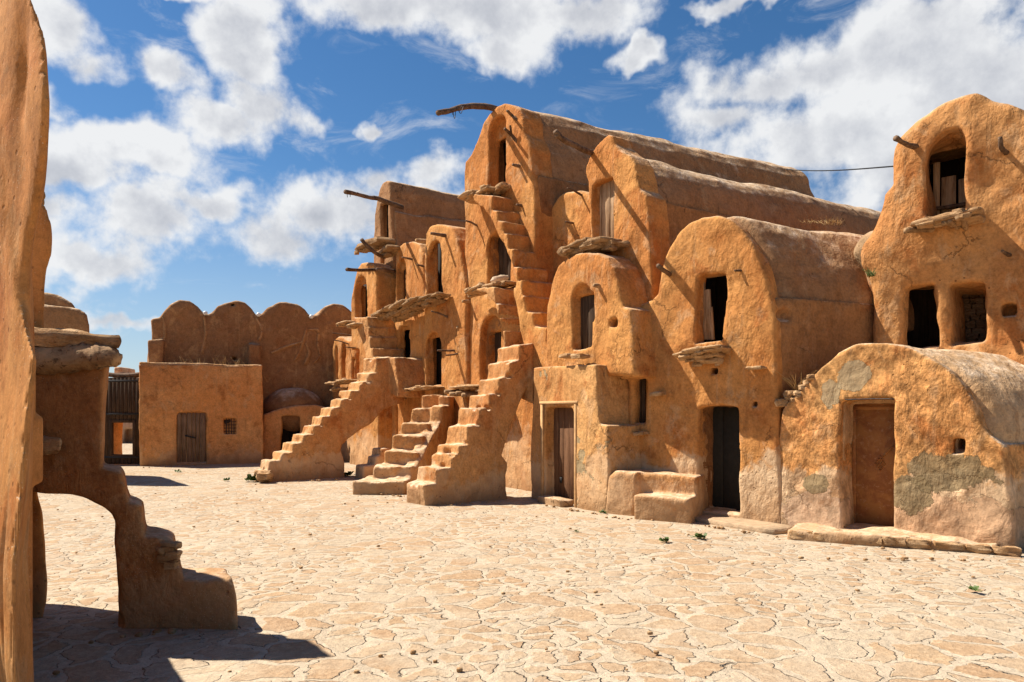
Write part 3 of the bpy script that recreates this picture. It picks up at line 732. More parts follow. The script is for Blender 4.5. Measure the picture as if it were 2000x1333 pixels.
# widen the body where it broadens towards the foot
prims.append(Ext(FA, FA.pts([(1045, 740), (1078, 740), (1078, 680), (1062, 680), (1050, 645), (1030, 615), (1020, 585), (1008, 560), (1000, 560), (1015, 640)], -.5), -.5, .3, r=.05, k=.1))
sdf_obj('steps', prims, M['tower'], hi, h=.028, warp=.03, rough=(.022, .018, .008), seed=4)

def chips(fr, prof, w, n, seed, v0=0.0):
    r_ = np.random.default_rng(seed); P = fr.pts(prof, v0); out = []
    for _ in range(n):
        u, z = P[r_.integers(1, len(P)-8)]; q = fr.P(u, v0+r_.choice([r_.uniform(-.01, .05), r_.uniform(0, w)]), z+r_.uniform(-.01, .03)); s_ = r_.uniform(.03, .075)
        out.append(Ell(q, (s_*1.5, s_*1.2, s_), '-', .02, r_.random()*3))
    return out
# staircase C (right-hand of the long flights)
SCf = Frame((-1.47, 12.6), (.81, .586))
stc = thing('staircase', (-1.47, 12.6, 0), 'tall staircase nearest the brown door, rising right then turning back up the tallest granary', 'staircase')
prof = [(837, 1040), (829.5, 952.5), (853.5, 948), (853.5, 918), (880.5, 915), (880.5, 888), (893, 886), (894, 868.5), (910.5, 866), (912, 831), (933, 828), (934.5, 797), (954, 796), (957, 771), (973, 770), (975, 740), (993, 737), (994.5, 707), (1012.5, 705), (1012.5, 677), (1041, 672), (1044, 720), (1032, 759), (1008, 807), (990, 849), (978, 888), (990, 905), (992, 1040)]
prims = [Ext(SCf, SCf.pts(prof), 0, .72, r=.03, k=.04)]; chp = chips(SCf, prof, .7, 26, 3)
bl = SCf.pts([(829, 952), (853, 952), (853, 1040), (836, 1040)])
E = [(1042, 740), (1030, 706), (988, 706), (987.5, 645), (979.5, 645), (979, 618), (974, 618), (973, 590), (967, 590), (966, 561), (930, 561)]
prims.append(Ext(FA, FA.pts(E, -.62)+FA.pts([(930, 568), (948, 573), (962, 592), (974, 622), (982, 655), (986, 715), (992, 770), (1042, 790)], -.62), -.62, .2, r=.025, k=.05))
sdf_obj('steps', prims+chp, M['stair'], stc, h=.025, warp=.035, rough=(.024, .016, .007), seed=5)

# staircase B (middle, steps face us)
stb = thing('staircase', (-2.5, 14.4, 0), 'middle staircase of broad steps facing the courtyard below the narrow dark doorway', 'staircase')
SB = Frame((-2.19, 14.3), (.15, .989)); W = [1.05, .80, .70, .68, .64, .56, .50]
Sx = [0, .50, .98, 1.45, 1.92, 2.5, 3.1, 4.4]; Z = [.27, .52, .80, 1.12, 1.40, 1.74, 2.06]
prims = []
for i in range(7):
    f = Frame(SB.O, SB.t)
    prims.append(Box(f, Sx[i], 4.4 if i < 6 else 4.4, -.02 if i else -.05, W[i], -.3 if i < 5 else .6, Z[i], r=.035, k=.04))
SB2 = Frame((-2.16, 14.55), (.24, .97))
prims.append(Ext(SB2, [(0, -.3), (.1, .25), (1.2, .95), (2.1, 1.45), (2.15, 1.78), (2.6, 1.80), (2.62, 2.02), (3.4, 2.05), (4.0, 2.05), (4.0, 1.0), (3.2, .3), (3.0, -.3)], -.04, .26, r=.04, k=.06))
sdf_obj('steps', prims, M['stair'], stb, h=.03, warp=.035, rough=(.024, .016, .007), seed=6)

# staircase A (left, long flight)
SA = Frame((-6.1, 16.95), (.82, .572))
sta = thing('staircase', (-6.1, 16.95, 0), 'longest staircase, leftmost, with rubble at its foot and an arch beneath', 'staircase')
prof = [(497, 980), (508, 942), (514.5, 922), (525, 919), (528, 900), (548, 899), (552, 883), (570, 882), (571.5, 866), (589.5, 865), (592, 849), (609, 848), (612, 831), (627, 830), (630, 813), (645, 812), (648, 796), (664.5, 795), (666.6, 780), (684, 779), (685.5, 763), (702, 762), (703.5, 745), (720, 744), (720, 728), (733.5, 727), (735, 699), (770, 699), (790, 740), (790, 785), (750, 801), (729, 822), (702, 843), (682, 858), (669, 870), (668, 880), (675, 905), (676, 980)]
prims = [Ext(SA, SA.pts(prof), 0, .8, r=.03, k=.04)]; chp = chips(SA, prof, .8, 26, 4)
E = [(776, 760), (768, 699), (729, 699), (728, 680), (722, 680), (721, 656), (719, 656), (718, 638), (716.5, 638), (716, 619), (690, 619)]
prims.append(Ext(FA, FA.pts(E, -.85)+FA.pts([(690, 628), (698, 645), (712, 690), (722, 730), (735, 770), (776, 775)], -.85), -.85, .1, r=.02, k=.05))
sdf_obj('steps', prims+chp, M['stair'], sta, h=.03, warp=.03, rough=(.022, .015, .007), seed=7)
mb = MB(); r_ = np.random.default_rng(4)
for i in range(9):
    x, y = ground(498+r_.random()*16, 940+r_.random()*4); mb.rock((x, y+r_.random()*.5, .08+.1*r_.random()), (.14, .12, .09), None, i, .5, .3, 3)
mb.build('rubble_foot', M['stone'], sta, smooth='auto')
slabs(FA, [(682, 632, -.85, .45, .3, .05, 0), (700, 636, -.8, .4, .3, .05, 0)], sta, 'stone_ledge', M['stone'], 40)
# small step block behind the left stair's arch
ssm = thing('step_block', G3(722, 935), 'small shaded three-step block between the longest and the middle staircase', 'steps')
SS = Frame(ground(708, 936), (.85, .53)); hsx = SS.pts([(706, 960), (711, 910), (733, 908), (736, 892), (744, 891), (745, 876), (762, 875), (765, 960)])
sdf_obj('steps', [Ext(SS, hsx, 0, .6, r=.05)], M['stair'], ssm, h=.035, seed=8)

# ================================================================== LEFT TERRACE CELLS
def cell(label, sil, v, prims2, seed, mat='tower', depth=4.0, h=.04, lean=0.0):
    s = FA.pts(sil, v); c = thing('granary', FA.P(np.mean([q[0] for q in s]), v, 0), label, 'granary', 'stacked granaries of the left terrace')
    sdf_obj('wall', [Ext(FA, s, v, v+depth, r=.06, lean=lean)]+prims2, M[mat], c, h=h, seed=seed); return c
c1 = cell('granary with deep arched opening right of the projecting stone ledge, against the tallest granary', [(826, 1040), (828, 640), (828, 475), (830, 455), (837, 442), (848, 437), (865, 438), (880, 444), (892, 470), (903, 520), (910, 600), (912, 1040)], -.12,
  opening(FA, 833, 850, 862, 471, 476, 578, v=-.12)[0]+opening(FA, 831, 843, 860, 648, 660, 753, v=-.12)[0], 21)
c2 = cell('granary with weathered arch head and slit openings, left of the deep-arched one', [(768, 1040), (770, 640), (771, 520), (772, 496), (777, 481), (787, 471.5), (805, 472), (818, 476), (827, 500), (832, 640), (832, 1040)], -.02,
  opening(FA, 773, 785, 791, 505, 527, 586, v=-.02)[0]+opening(FA, 779, 786, 797, 638, 646, 760, v=-.02, arch=False)[0]+[
   alcove(FA, 768, 776, 790, 850, .3, v=-.02), ], 22)
c3 = cell('narrow round-headed granary standing above the top landing of the longest staircase', [(682, 1040), (684, 700), (685.5, 584), (691, 552), (697, 528), (705, 514), (716, 513), (727, 516), (733, 522), (737, 540), (738, 700), (740, 1040)], -.3,
  opening(FA, 693, 703, 716, 541, 558, 622, v=-.3, side_=.12, deep=1.4)[0]+[
   alcove(FA, 684, 702, 682, 748, .35, v=-.3, arch=False)], 23, depth=2.2)
ml = thing('granary', FA.P(-10, .1, 0), 'low end granary with eroded pilasters behind the longest staircase', 'granary', 'stacked granaries of the left terrace')
s = FA.pts([(645, 1000), (649, 760), (649, 675), (652, 664), (660, 656), (668, 657), (674, 664), (686, 668), (692, 690), (694, 1000)], .0)
sdf_obj('wall', [Ext(FA, s, 0, 2.0, r=.08), alcove(FA, 667, 674, 672, 745, .4, v=0), alcove(FA, 654, 658, 678, 748, .25, v=0), alcove(FA, 686, 690, 700, 744, .3, v=0, arch=False)], M['tower'], ml, h=.04, seed=24)
slabs(FA, [(658, 749, -.35, .5, .3, .05, .0), (676, 745, -.3, .5, .3, .05, .05), (664, 760, -.3, .4, .25, .05, 0)], ml, 'stone_ledge', M['stone'], 50)
sw = thing('wall', FA.P(-8.7, .3, 0), 'sunlit lower wall with buttresses and slits seen through the arch of the longest staircase', 'wall')
s = FA.pts([(655, 1000), (655, 760), (770, 700), (772, 1000)], .12)
sdf_obj('wall_face', [Ext(FA, s, .12, .9, r=.05), Box(FA, FA.hit(735, 860, -.1)[0], FA.hit(748, 860, -.1)[0], -.25, .3, -.3, 2.2, r=.06), Box(FA, FA.hit(716, 860, -.1)[0], FA.hit(722, 860, -.1)[0], -.2, .3, -.3, 1.4, r=.06),
   alcove(FA, 694, 701, 856, 915, .5, v=.12), alcove(FA, 728, 734, 815, 900, .3, v=.12), alcove(FA, 752, 757, 856, 868, .3, v=.12)], M['low'], sw, h=.04, seed=25)
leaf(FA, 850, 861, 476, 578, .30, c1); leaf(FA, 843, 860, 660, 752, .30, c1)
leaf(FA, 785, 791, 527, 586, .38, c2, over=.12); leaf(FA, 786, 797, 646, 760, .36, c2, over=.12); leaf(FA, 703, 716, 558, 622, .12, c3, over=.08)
# upper vaulted granary behind the terrace
up = thing('granary', FA.P(-9, .4, 0), 'upper vaulted granary with a long shaded side rising behind the left terrace', 'granary')
s = FA.pts([(726, 1040), (727, 600), (728.5, 468), (731, 426), (736, 394), (740.5, 368), (746, 357), (754, 353.5), (760, 356), (763, 372), (764, 412), (766, 478), (773, 600), (775, 1040)], .25)
sdf_obj('wall', [Ext(FA, s, .25, 6, r=.07), ]+opening(FA, 743, 747, 757, 399, 401, 470, v=.25, rise=.1, side_=.03, deep=1.2)[0]+[ alcove(FA, 744, 750, 490, 640, .35, v=.25, arch=False)], M['vault'], up, h=.045, seed=26)
s2 = FA.pts([(766, 600), (767.5, 560), (766.8, 412), (764, 409), (762, 600)], .25)
sdf_obj('eave_ridge', [Ext(FA, s2, .35, 6, r=.03)], M['vault'], up, h=.035, warp=.05, seed=27)
leaf(FA, 747, 758, 401, 470, .50, up, over=.04)
slabs(FA, [(733, 477, -.3, .85, .34, .12, -.05), (760, 491, -.15, .4, .26, .1, .1), (716, 484, -.4, .45, .25, .09, 0), (767, 485, -.05, .25, .25, .12, 0)], up, 'stone_ledge', M['stoned'], 60, .6, .3)
P = [FA.P(FA.hit(756, 394)[0], .5, FA.hit(756, 394)[1]-.1), at(738, 389, 20.6), at(720, 386, 20.0), at(698, 380, 19.4), at(674, 375, 19.0)]
stick(P, [.07, .065, .055, .05, .06], up, 'hoist_branch', seed=12)
stick([at(702, 381, 19.5), at(698, 377, 19.4)], [.03, .02], up, 'twig', seed=13)
for a, b in [((678, 378), (678.5, 386)), ((684, 379), (684, 385))]: MB().tube([at(*a, 19.1), at(*b, 19.1)], [.008, .008], 5).build('wire', M['iron'], up)
stick([at(706, 468, 20.0), at(716, 480, 20.0), at(733, 495, 20.2), at(750, 503, 20.8)], [.05, .05, .05, .05], up, 'leaning_pole', seed=14)
# projecting ledge shared by the two arched cells
slabs(FA, [(856, 580, -.35, .3, .24, .05, .1), (838, 584, -.4, .4, .27, .045, .08), (815, 590, -.45, .5, .3, .05, .1), (790, 597, -.5, .5, .32, .05, .1), (766, 606, -.5, .5, .3, .05, .12), (748, 613, -.5, .35, .25, .05, .1),
           (846, 592, -.3, .35, .22, .045, .1), (822, 598, -.32, .45, .24, .055, .1), (798, 606, -.35, .45, .26, .06, .1), (775, 614, -.35, .45, .25, .06, .08), (756, 620, -.35, .35, .2, .05, .1), (808, 612, -.2, .4, .15, .05, .1), (784, 621, -.2, .35, .15, .05, .1)], c1, 'stone_ledge', M['stoned'], 70, .7, .42)
slabs(FA, [(775, 763, -.45, .85, .34, .045, 0), (765, 770, -.4, .5, .3, .05, .05), (783, 774, -.35, .45, .3, .05, -.05), (770, 779, -.3, .4, .25, .04, 0)], c2, 'stone_ledge', M['stone'], 80)
slabs(FA, [(815, 761, -.3, .55, .4, .04, 0), (838, 758, -.3, .5, .4, .04, .03)], c1, 'stone_ledge', M['stone'], 90)
pegout(FA, 871, 461, -.12, .65, c1, -.1, .02, .075, 21); pegout(FA, 874, 620, -.12, .7, c1, -.1, .12, .04, 22); pegout(FA, 890, 685, -.1, .8, c1, -.05, -.02, .045, 23)
pegout(FA, 805, 507, -.02, .5, c2, 0, .02, .05, 24); pegout(FA, 829, 521, -.1, .35, c2, 0, .02, .05, 25)
u, z = FA.hit(737, 527, -.3)
stick([FA.P(u+.1, .3, z-.02), at(734, 527, 21.1), at(705, 528, 20), at(678, 527, 19.2)], [.05, .05, .045, .05], c3, 'wooden_peg', seed=26)
stick([at(770, 530, 20.3), at(752, 528, 20.0), at(735, 526, 19.8)], [.05, .045, .04], c2, 'wooden_peg', seed=27)
pegout(FA, 727, 519, -.3, .3, c3, 0, .0, .08, 28, 'protruding_stone', M['stone'])
pegout(FA, 826, 472, -.12, .35, c1, 0, .0, .1, 29, 'protruding_stone', M['stone'])
pegout(FA, 689, 656, 0, 1.1, ml, -.1, .05, .035, 30); pegout(FA, 712, 683, 0, 1.0, ml, -.1, .05, .035, 31); pegout(FA, 680, 672, 0, .8, ml, -.1, .1, .035, 32)

# ================================================================== SECOND TALL GRANARY (barrel 2) + ARCHED CELL
g2 = thing('granary', FA.P(1, 0, 0), 'tall pointed granary with a pale plank door and a long vaulted roof running back', 'granary')
sil = FA.pts([(1276, 1040), (1273, 577), (1271, 504), (1268, 423), (1262, 385), (1248, 372), (1243, 345), (1238, 320), (1228, 303), (1213, 295), (1200, 284), (1195, 266), (1187, 263), (1176, 272), (1163, 286), (1150, 305), (1142, 322), (1140, 336), (1147, 353), (1150, 400), (1150, 1040)])
zs2 = FA.hit(1256, 377)[1]; us2 = FA.hit(1262, 385)[0]
prims = [Ext(FA, sil, 0, .5, r=.04)]
side = [Box(FA, FA.hit(1150, 500)[0]+.05, us2-.03, .1, 7.5, -.3, zs2-.08, r=.05, k=.1)]
# low curtain joining it to the tower
prims += [Ext(FA, FA.pts([(1055, 1000), (1062, 420), (1088, 384), (1100, 376), (1128, 372), (1160, 380), (1165, 1000)], .45), .45, 2.0, r=.1, k=.15)]
cuts, D2 = opening(FA, 1156, 1167, 1197, 354, 358, 474, arch=False, rise=.08, deep=.4); prims += cuts
sdf_obj('wall', prims, M['tower'], g2, h=.034, seed=31)
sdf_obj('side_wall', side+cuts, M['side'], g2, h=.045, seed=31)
rp = [(u-.05, z-.03) for u, z in FA.pts([(1252, 372), (1246, 345), (1240, 326), (1229, 311), (1212, 301), (1200, 297), (1188, 296), (1176, 298), (1163, 306), (1152, 318), (1146, 340)], 0)]
rp = [(rp[0][0], zs2-.5)]+rp+[(rp[-1][0], zs2-.5)]
sdf_obj('roof', [Ext(FA, rp, .3, 9.0, r=.16, rise=.035)]+cuts, M['vault'], g2, h=.045, warp=.05, seed=32)
planks(FA, 1167, 1200, 357, 472, D2+.04, 3, M['woodl'], g2, over=.05, seed=9, gap=.008)
slabs(FA, [(1160, 480, -.3, .5, .3, .06, 0), (1188, 482, -.2, .36, .25, .08, 0), (1162, 489, -.25, .45, .25, .045, .03), (1143, 481, -.35, .35, .3, .05, .1), (1122, 488, -.4, .25, .25, .05, .1), (1150, 492, -.3, .5, .25, .05, 0)], g2, 'stone_ledge', M['stoned'], 110, .75, .35)
mb = MB(); mb.tube([FA.P(FA.hit(1118, 490)[0]+.2, .1, FA.hit(1118, 490)[1]), at(1122, 490, 13.6), at(1098, 492, 13.0)], [.075, .08, .085], 9, .12, 3, 4); mb.build('log_end', M['log'], g2)
P = [FA.P(FA.hit(1172, 302)[0]+.05, .35, FA.hit(1172, 302)[1]-.1), at(1172, 301, 13.75), at(1150, 298, 13.2), at(1125, 286, 12.7), at(1103, 275, 12.3), at(1092, 267, 12.1), at(1084, 257, 12.0)]
stick(P, [.06, .055, .05, .045, .045, .045, .04], g2, 'hoist_branch', seed=17, n=8)
stick([at(1089, 264, 12.05), at(1086, 268, 12.0)], [.03, .02], g2, 'twig', seed=18)
pegout(FA, 1135, 381, .45, .5, g2, -.1, .1, .035, 33); pegout(FA, 1118, 436, .45, .3, g2, 0, 0, .035, 34)
g2b = thing('granary', FA.P(.6, -.6, 0), 'small round-headed granary with an arched window, tucked under the plank-door granary', 'granary')
sil = FA.pts([(1062, 735), (1068, 600), (1078, 545), (1088, 518), (1101, 506), (1123, 495), (1145, 491), (1165, 492), (1182, 502), (1196, 522), (1206, 550), (1212, 582), (1215, 600), (1230, 603), (1236, 660), (1240, 735)], -.6)
co, D3 = opening(FA, 1117, 1127, 1156, 555, 578, 680, v=-.6, deep=.5)
prims = [Ext(FA, sil, -.6, .3, r=.06)]+co+[ alcove(FA, 1190, 1204, 623, 638, .35, v=-.6, arch=False, k=.02)]
sdf_obj('wall', prims, M['tower'], g2b, h=.036, seed=33)
planks(FA, 1127, 1160, 570, 680, -.6+D3+.08, 3, M['woodd'], g2b, over=.05, seed=11)
pegout(FA, 1170, 559, -.6, .2, g2b, 0, .0, .065, 35, 'log_end', M['log'])
st1 = FA.hit(1110, 697, -.75)
for i, px in enumerate((1108, 1133)):
    o = slabs(FA, [(px, 696, -.8, .14, .13, .055, 0)], None, 'loose_stone', M['stone'], 120+i)
    tag(o, ['left loose flat stone on the sill of the small arched granary', 'right loose flat stone on the sill of the small arched granary'][i], 'stone', 'loose stones below the arched window')
    o.name = 'loose_stone'
# ================================================================== BLOCK WITH BROWN DOOR
bk = thing('house', FBk.P(1, 0, 0), 'square flat-topped mud room with a tall brown double door in a pale frame', 'house')
sil = FBk.pts([(1032, 1040), (1036, 960), (1040, 760), (1040, 718), (1100, 715), (1165, 713), (1168, 760), (1172, 829), (1188, 830), (1189, 920), (1180, 1040)])
prims = [Ext(FBk, sil, 0, 1.5, r=.025), ]; co, D4 = opening(FBk, 1064, 1080, 1121, 794, 796, 990, arch=False, rise=.01, deep=.3, k=.02); prims += co
sdf_obj('wall', prims, M['block'], bk, h=.028, warp=.022, seed=34)
dr, (u0, u1, z0, z1) = planks(FBk, 1080, 1124, 793, 974, D4+.02, 4, M['paint'], bk, 'door', seed=3, gap=.006, over=.02)
MB().box(FBk.P(u0+.33, D4-.01, z0+.35), [(*FBk.t, 0), (*FBk.a, 0), (0, 0, 1)], (.035, .01, .05), .004).build('lock', M['iron'], dr)
mb = MB(); ax = [(*FBk.t, 0), (*FBk.a, 0), (0, 0, 1)]
ul = FBk.hit(1061, 880)[0]; ur = FBk.hit(1123, 880)[0]; zt = FBk.hit(1090, 790)[1]
for c, hh in [((ul-.02, zt/2), (.032, .02, zt/2)), ((ur+.03, zt/2), (.032, .02, zt/2)), (((ul+ur)/2, zt+.03), ((ur-ul)/2+.10, .02, .028))]:
    mb.box(FBk.P(c[0], -.005, c[1]), ax, hh, .01, .004)
mb.build('door_frame', M['pale'], bk)
MB().rock(FBk.P(FBk.hit(1092, 985)[0], -.08, .05), (.42, .14, .07), [(*FBk.t, 0), (*FBk.a, 0), (0, 0, 1)], 6, .8, .1).build('doorstep', M['low'], bk)
# buttress / fin between stair C and the block
fn = thing('buttress', G3(1022, 980), 'bulging sunlit mud buttress between the tall staircase and the brown-door room', 'buttress')
fp = Frame((-.08, 13.9), (.5, -.866))
sdf_obj('wall_face', [Ext(fp, fp.pts([(998, 1040), (997, 960), (993, 930), (990, 860), (1010, 830), (1045, 800), (1050, 1040)]), .5, 1.1, r=.12)], M['low'], fn, h=.035, seed=35)
# bench steps
be = thing('step_block', G3(1260, 1010), 'two broad mud steps against the wall right of the brown-door room', 'steps')
q0 = ground(1240, 1015); Bf = Frame(q0, (.87, -.49)); bz = lambda px, py, v=0: Bf.hit(px, py, v)
p1 = Bf.pts([(1238, 1050), (1236, 968), (1300, 969), (1345, 972), (1350, 1050)])
prims = [Ext(Bf, p1, 0, 1.2, r=.03, k=.03)]
w0 = np.array(ground(1178, 1003)); Wf = Frame(w0, (.78, -.62)); s = Wf.pts([(1172, 1050), (1185, 930), (1200, 921), (1240, 924), (1243, 960), (1238, 1050)])
prims.append(Ext(Wf, s, 0, 1.0, r=.08)); zt2 = Wf.hit(1200, 921)[1]
prims.append(Box(Frame((q0[0]+.1*.49, q0[1]+.1*.87), (.87, -.49)), -.25, bz(1345, 950)[0], .32, 1.6, -.3, zt2-.02, r=.05))
sdf_obj('steps', prims, adobe('bench render', main=(.46, .21, .075), warm=(.52, .27, .11), seed=27.5, foot=.55, footz=.6, weather=.7), be, h=.024, warp=.025, seed=36)

# ================================================================== BARREL 3
g3 = thing('house', FG.P(-1, 0, 0), 'broad round-topped mud house with a dark doorway below a window with leaning planks', 'house')
sil = FG.pts([(1534, 1070), (1530, 1030), (1524, 860), (1520, 758), (1517, 616), (1507, 577), (1497, 537), (1484, 508), (1468, 478), (1447, 448), (1428, 426), (1400, 419), (1372, 423), (1345, 434), (1322, 456), (1304, 484), (1295, 505), (1288, 527), (1281, 572), (1270, 584), (1252, 592), (1226, 603), (1222, 700), (1222, 1040)])
uR = FG.hit(1512, 600)[0]; zS = FG.hit(1507, 577)[1]; uLL = FG.hit(1290, 527)[0]
prims = [Ext(FG, sil, 0, .42, r=.06)]
side = [Box(FG3, uLL+.1, uR-.03, .1, 2.6, -.3, zS-.02, r=.05, k=.06)]
prims += [Ext(FG, FG.pts([(1200, 1040), (1205, 640), (1222, 610), (1260, 596), (1262, 1040)], .3), .3, 1.6, r=.1, k=.1)]
oa, D5 = opening(FG, 1358, 1369, 1415, 537, 540, 667, arch=False, rise=.06); ob, D6 = opening(FG, 1363, 1386, 1443, 791, 795, 1000, arch=False, rise=.05, deep=.5)
cuts = oa+ob+[
          alcove(FG, 1387, 1404, 718, 734, .35, arch=False, k=.03), alcove(FG, 1472, 1480, 785, 794, .25, arch=False, k=.02),
          alcove(FG, 1236, 1258, 716, 826, .22, arch=True, rise=.15), alcove(FG, 1528, 1547, 863, 888, .3, arch=False, k=.03)]
prims += cuts
prims += [Ell(at(1236, 735, 12.0), (.22, .22, .05), k=.06)]
su, sz = FG3.hit(1537, 616, 0); hc = FG3.P(uR, .35, FG.hit(1537, 616)[1]+.05)
prims += [Ell(at(1538, 616, 10.42), (.16, .16, .1), '-', .02)]
sdf_obj('wall', prims, M['low'], g3, h=.03, seed=37)
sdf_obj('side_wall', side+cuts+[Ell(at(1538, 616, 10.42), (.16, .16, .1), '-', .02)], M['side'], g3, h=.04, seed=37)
rp = FG.pts([(1506, 590), (1503, 573), (1494, 537), (1482, 508), (1466, 480), (1446, 452), (1427, 431), (1400, 424), (1372, 428), (1345, 439), (1323, 461), (1305, 488), (1296, 510), (1290, 590)], 0)
rp = [(u, z) for u, z in rp]; rp = [(rp[0][0]-.03, zS-.4)]+[(u-.03, z) for u, z in rp]+[(rp[-1][0]-.03, zS-.4)]
sdf_obj('roof', [Ext(FG3, rp, .25, 3.3, r=.12)]+oa, M['vault'], g3, h=.036, warp=.06, seed=38)
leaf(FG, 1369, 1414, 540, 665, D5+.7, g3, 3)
for i, (a, b, w) in enumerate([((1376, 664), (1371, 552), .05), ((1386, 664), (1382, 566), .045), ((1392, 664), (1388, 600), .03)]):
    ua, za = FG.hit(*a, D5+.08); ub, zb2 = FG.hit(*b, D5+.04)
    d = np.array(FG.P(ub, D5+.04, zb2))-np.array(FG.P(ua, D5+.09, za)); L_ = np.linalg.norm(d); d /= L_
    sdx = np.cross(d, (*FG.a, 0)); sdx /= np.linalg.norm(sdx)
    MB().box((np.array(FG.P(ub, D5+.04, zb2))+np.array(FG.P(ua, D5+.09, za)))/2, [sdx, np.cross(sdx, d), d], (w, .02, L_/2), .006, .002).build('leaning_plank', M['woodl'], g3)
planks(FG, 1386, 1446, 793, 998, D6+.1, 2, M['dark'], g3, over=.08, seed=4, gap=.005)
planks(FG, 1240, 1258, 722, 824, .17, 3, M['woodd'], g3, 'shutter', seed=6, over=.03)
slabs(FG, [(1348, 690, -.22, .26, .2, .045, .12), (1378, 683, -.22, .30, .24, .04, .1), (1400, 684, -.15, .18, .2, .06, 0), (1362, 698, -.14, .28, .15, .05, .05), (1388, 695, -.1, .22, .15, .05, 0), (1382, 706, -.06, .22, .1, .05, 0)], g3, 'stone_ledge', M['stone'], 130, .55, .4)
slabs(FG, [(1477, 719, -.1, .13, .14, .035, 0)], g3, 'protruding_stone', M['stone'], 140)
slabs(FG, [(1285, 770, -.1, .1, .14, .05, .1)], g3, 'protruding_stone', M['stone'], 141)
slabs(FG, [(1253, 847, -.1, .1, .12, .04, .1)], g3, 'protruding_stone', M['stone'], 143)
P = [FG.P(FG.hit(1308, 537)[0], .2, FG.hit(1308, 537)[1]-.06), FG.P(FG.hit(1307, 536)[0], 0, FG.hit(1307, 536)[1]), at(1296, 528, 11.1), at(1285, 519, 10.9)]
stick(P, [.035, .035, .033, .033], g3, seed=19)
pegout(FG, 1447, 529, 0, .14, g3, -.1, .0, .03, 36)
q = ground(1395, 1000); MB().rock((q[0]+.05, q[1]-.05, .03), (.48, .30, .09), [(*FG.t, 0), (*FG.a, 0), (0, 0, 1)], 3, .8, .1).build('threshold', M['sill'], g3)
# flat stone kerb leading to the platform
kb = MB(); a = np.array(ground(1345, 1012)); b = np.array(ground(1535, 1042)); c = (a+b)/2; t_ = (b-a)/np.linalg.norm(b-a)
kb.rock((c[0]+.05, c[1]+.12, .0), (np.linalg.norm(b-a)/2, .28, .055), [(*t_, 0), (-t_[1], t_[0], 0), (0, 0, 1)], 8, .85, .1, 7)
tag(kb.build('kerb_slab', M['sill'], None, loc=(c[0], c[1], 0)), 'low pale worn slab of paving along the foot of the dark-doorway house', 'slab')

# ================================================================== DOMED HOUSE
dh = thing('house', FG.P(1.2, 0, 0), 'low barrel-vaulted ochre house with a rusted metal door and grey mortar patches', 'house')
sil = FG.pts([(1520, 1070), (1520, 900), (1523, 830), (1530, 800), (1546, 784), (1574, 751), (1600, 721), (1637, 692), (1675, 677), (1700, 672), (1731, 670), (1769, 676), (1806, 695), (1838, 714), (1863, 730), (1893, 760), (1911, 796), (1923, 834), (1934, 849), (1953, 863), (1963, 872), (1972, 939), (1984, 1080)])
uE = FG.hit(1950, 863)[0]; zE = FG.hit(1950, 863)[1]
prims = [Ext(FG, sil, 0, .42, r=.045), Box(FG3, .35, uE-.05, .1, 3.0, -.3, zE-.03, r=.06, k=.05)]
oa, D7 = opening(FG, 1641, 1664.5, 1746, 778, 793, 1040, arch=False, rise=.02, deep=.3, k=.02)
cuts = oa+[ alcove(FG, 1861, 1885, 856, 884, .5, arch=False, k=.01)]; prims += cuts
sdf_obj('wall', prims, M['domed'], dh, h=.028, warp=.035, seed=41)
rp = FG.pts([(1922, 850), (1918, 834), (1906, 798), (1888, 764), (1860, 735), (1836, 719), (1804, 700), (1768, 682), (1731, 677), (1700, 678), (1675, 683), (1640, 697), (1604, 725), (1578, 756), (1550, 790), (1540, 860)], 0)
rp = [(rp[0][0]-.02, zE-.35)]+rp+[(rp[-1][0], zE-.35)]
sdf_obj('roof', [Ext(FG3, rp, .2, 3.2, r=.10)]+cuts, adobe('bleached vault crust', main=(.47, .275, .13), warm=(.55, .37, .21), red=(.43, .22, .09), seed=17, foot=0, weather=1.0), dh, h=.032, warp=.05, seed=42)
ax = [(*FG.t, 0), (*FG.a, 0), (0, 0, 1)]
u0 = FG.hit(1663, 900, D7)[0]; u1 = FG.hit(1750, 900, D7)[0]; z1 = FG.hit(1700, 793, D7)[1]; z0 = .05
do = MB().box(FG.P((u0+u1)/2, D7+.03, (z0+z1)/2), ax, ((u1-u0)/2+.03, .02, (z1-z0)/2+.03), .006).build('door', M['rust'], dh)
mb = MB(); mb.box(FG.P(u0+.035, D7+.005, (z0+z1)/2), ax, (.025, .012, (z1-z0)/2), .004); mb.box(FG.P((u0+u1)/2, D7+.005, z1-.03), ax, ((u1-u0)/2, .012, .025), .004); mb.build('rim', M['rust'], do)
uc, zc = FG.hit(1719, 906, D7)
mb = MB()
for i in range(4):
    for j in range(4):
        x = (i-j)*.019; y = (i+j-3)*.030; mb.add(*[(lambda c, s: ([FG.P(uc+c[0]+a, D7+.008, zc+c[1]+b) for a, b in ((-s*.62, 0), (0, -s), (s*.62, 0), (0, s))]+[FG.P(uc+c[0], D7-.012, zc+c[1])], [(0, 1, 4), (1, 2, 4), (2, 3, 4), (3, 0, 4)]))((x, y), .026)][0])
mb.build('diamond_ornament', M['rust'], do, smooth=False)
mb = MB(); mb.tube([FG.P(uc+.03, D7, zc+.09), FG.P(uc+.12, D7-.012, zc+.19), FG.P(uc+.17, D7, zc+.25)], [.008]*3, 6, .03, 2); mb.build('handle', M['rust'], do)
u0, z0 = FG.hit(1665, 779, -.01); u1, _ = FG.hit(1746, 779, -.01); zz = FG.hit(1700, 781, 0)[1]
MB().tube([FG.P(u0-.1, .0, zz+.005), FG.P((u0+u1)/2, .01, zz+.01), FG.P(u1, .0, zz+.005)], [.008]*3, 6, .2, 3).build('lintel_rod', M['iron'], dh)
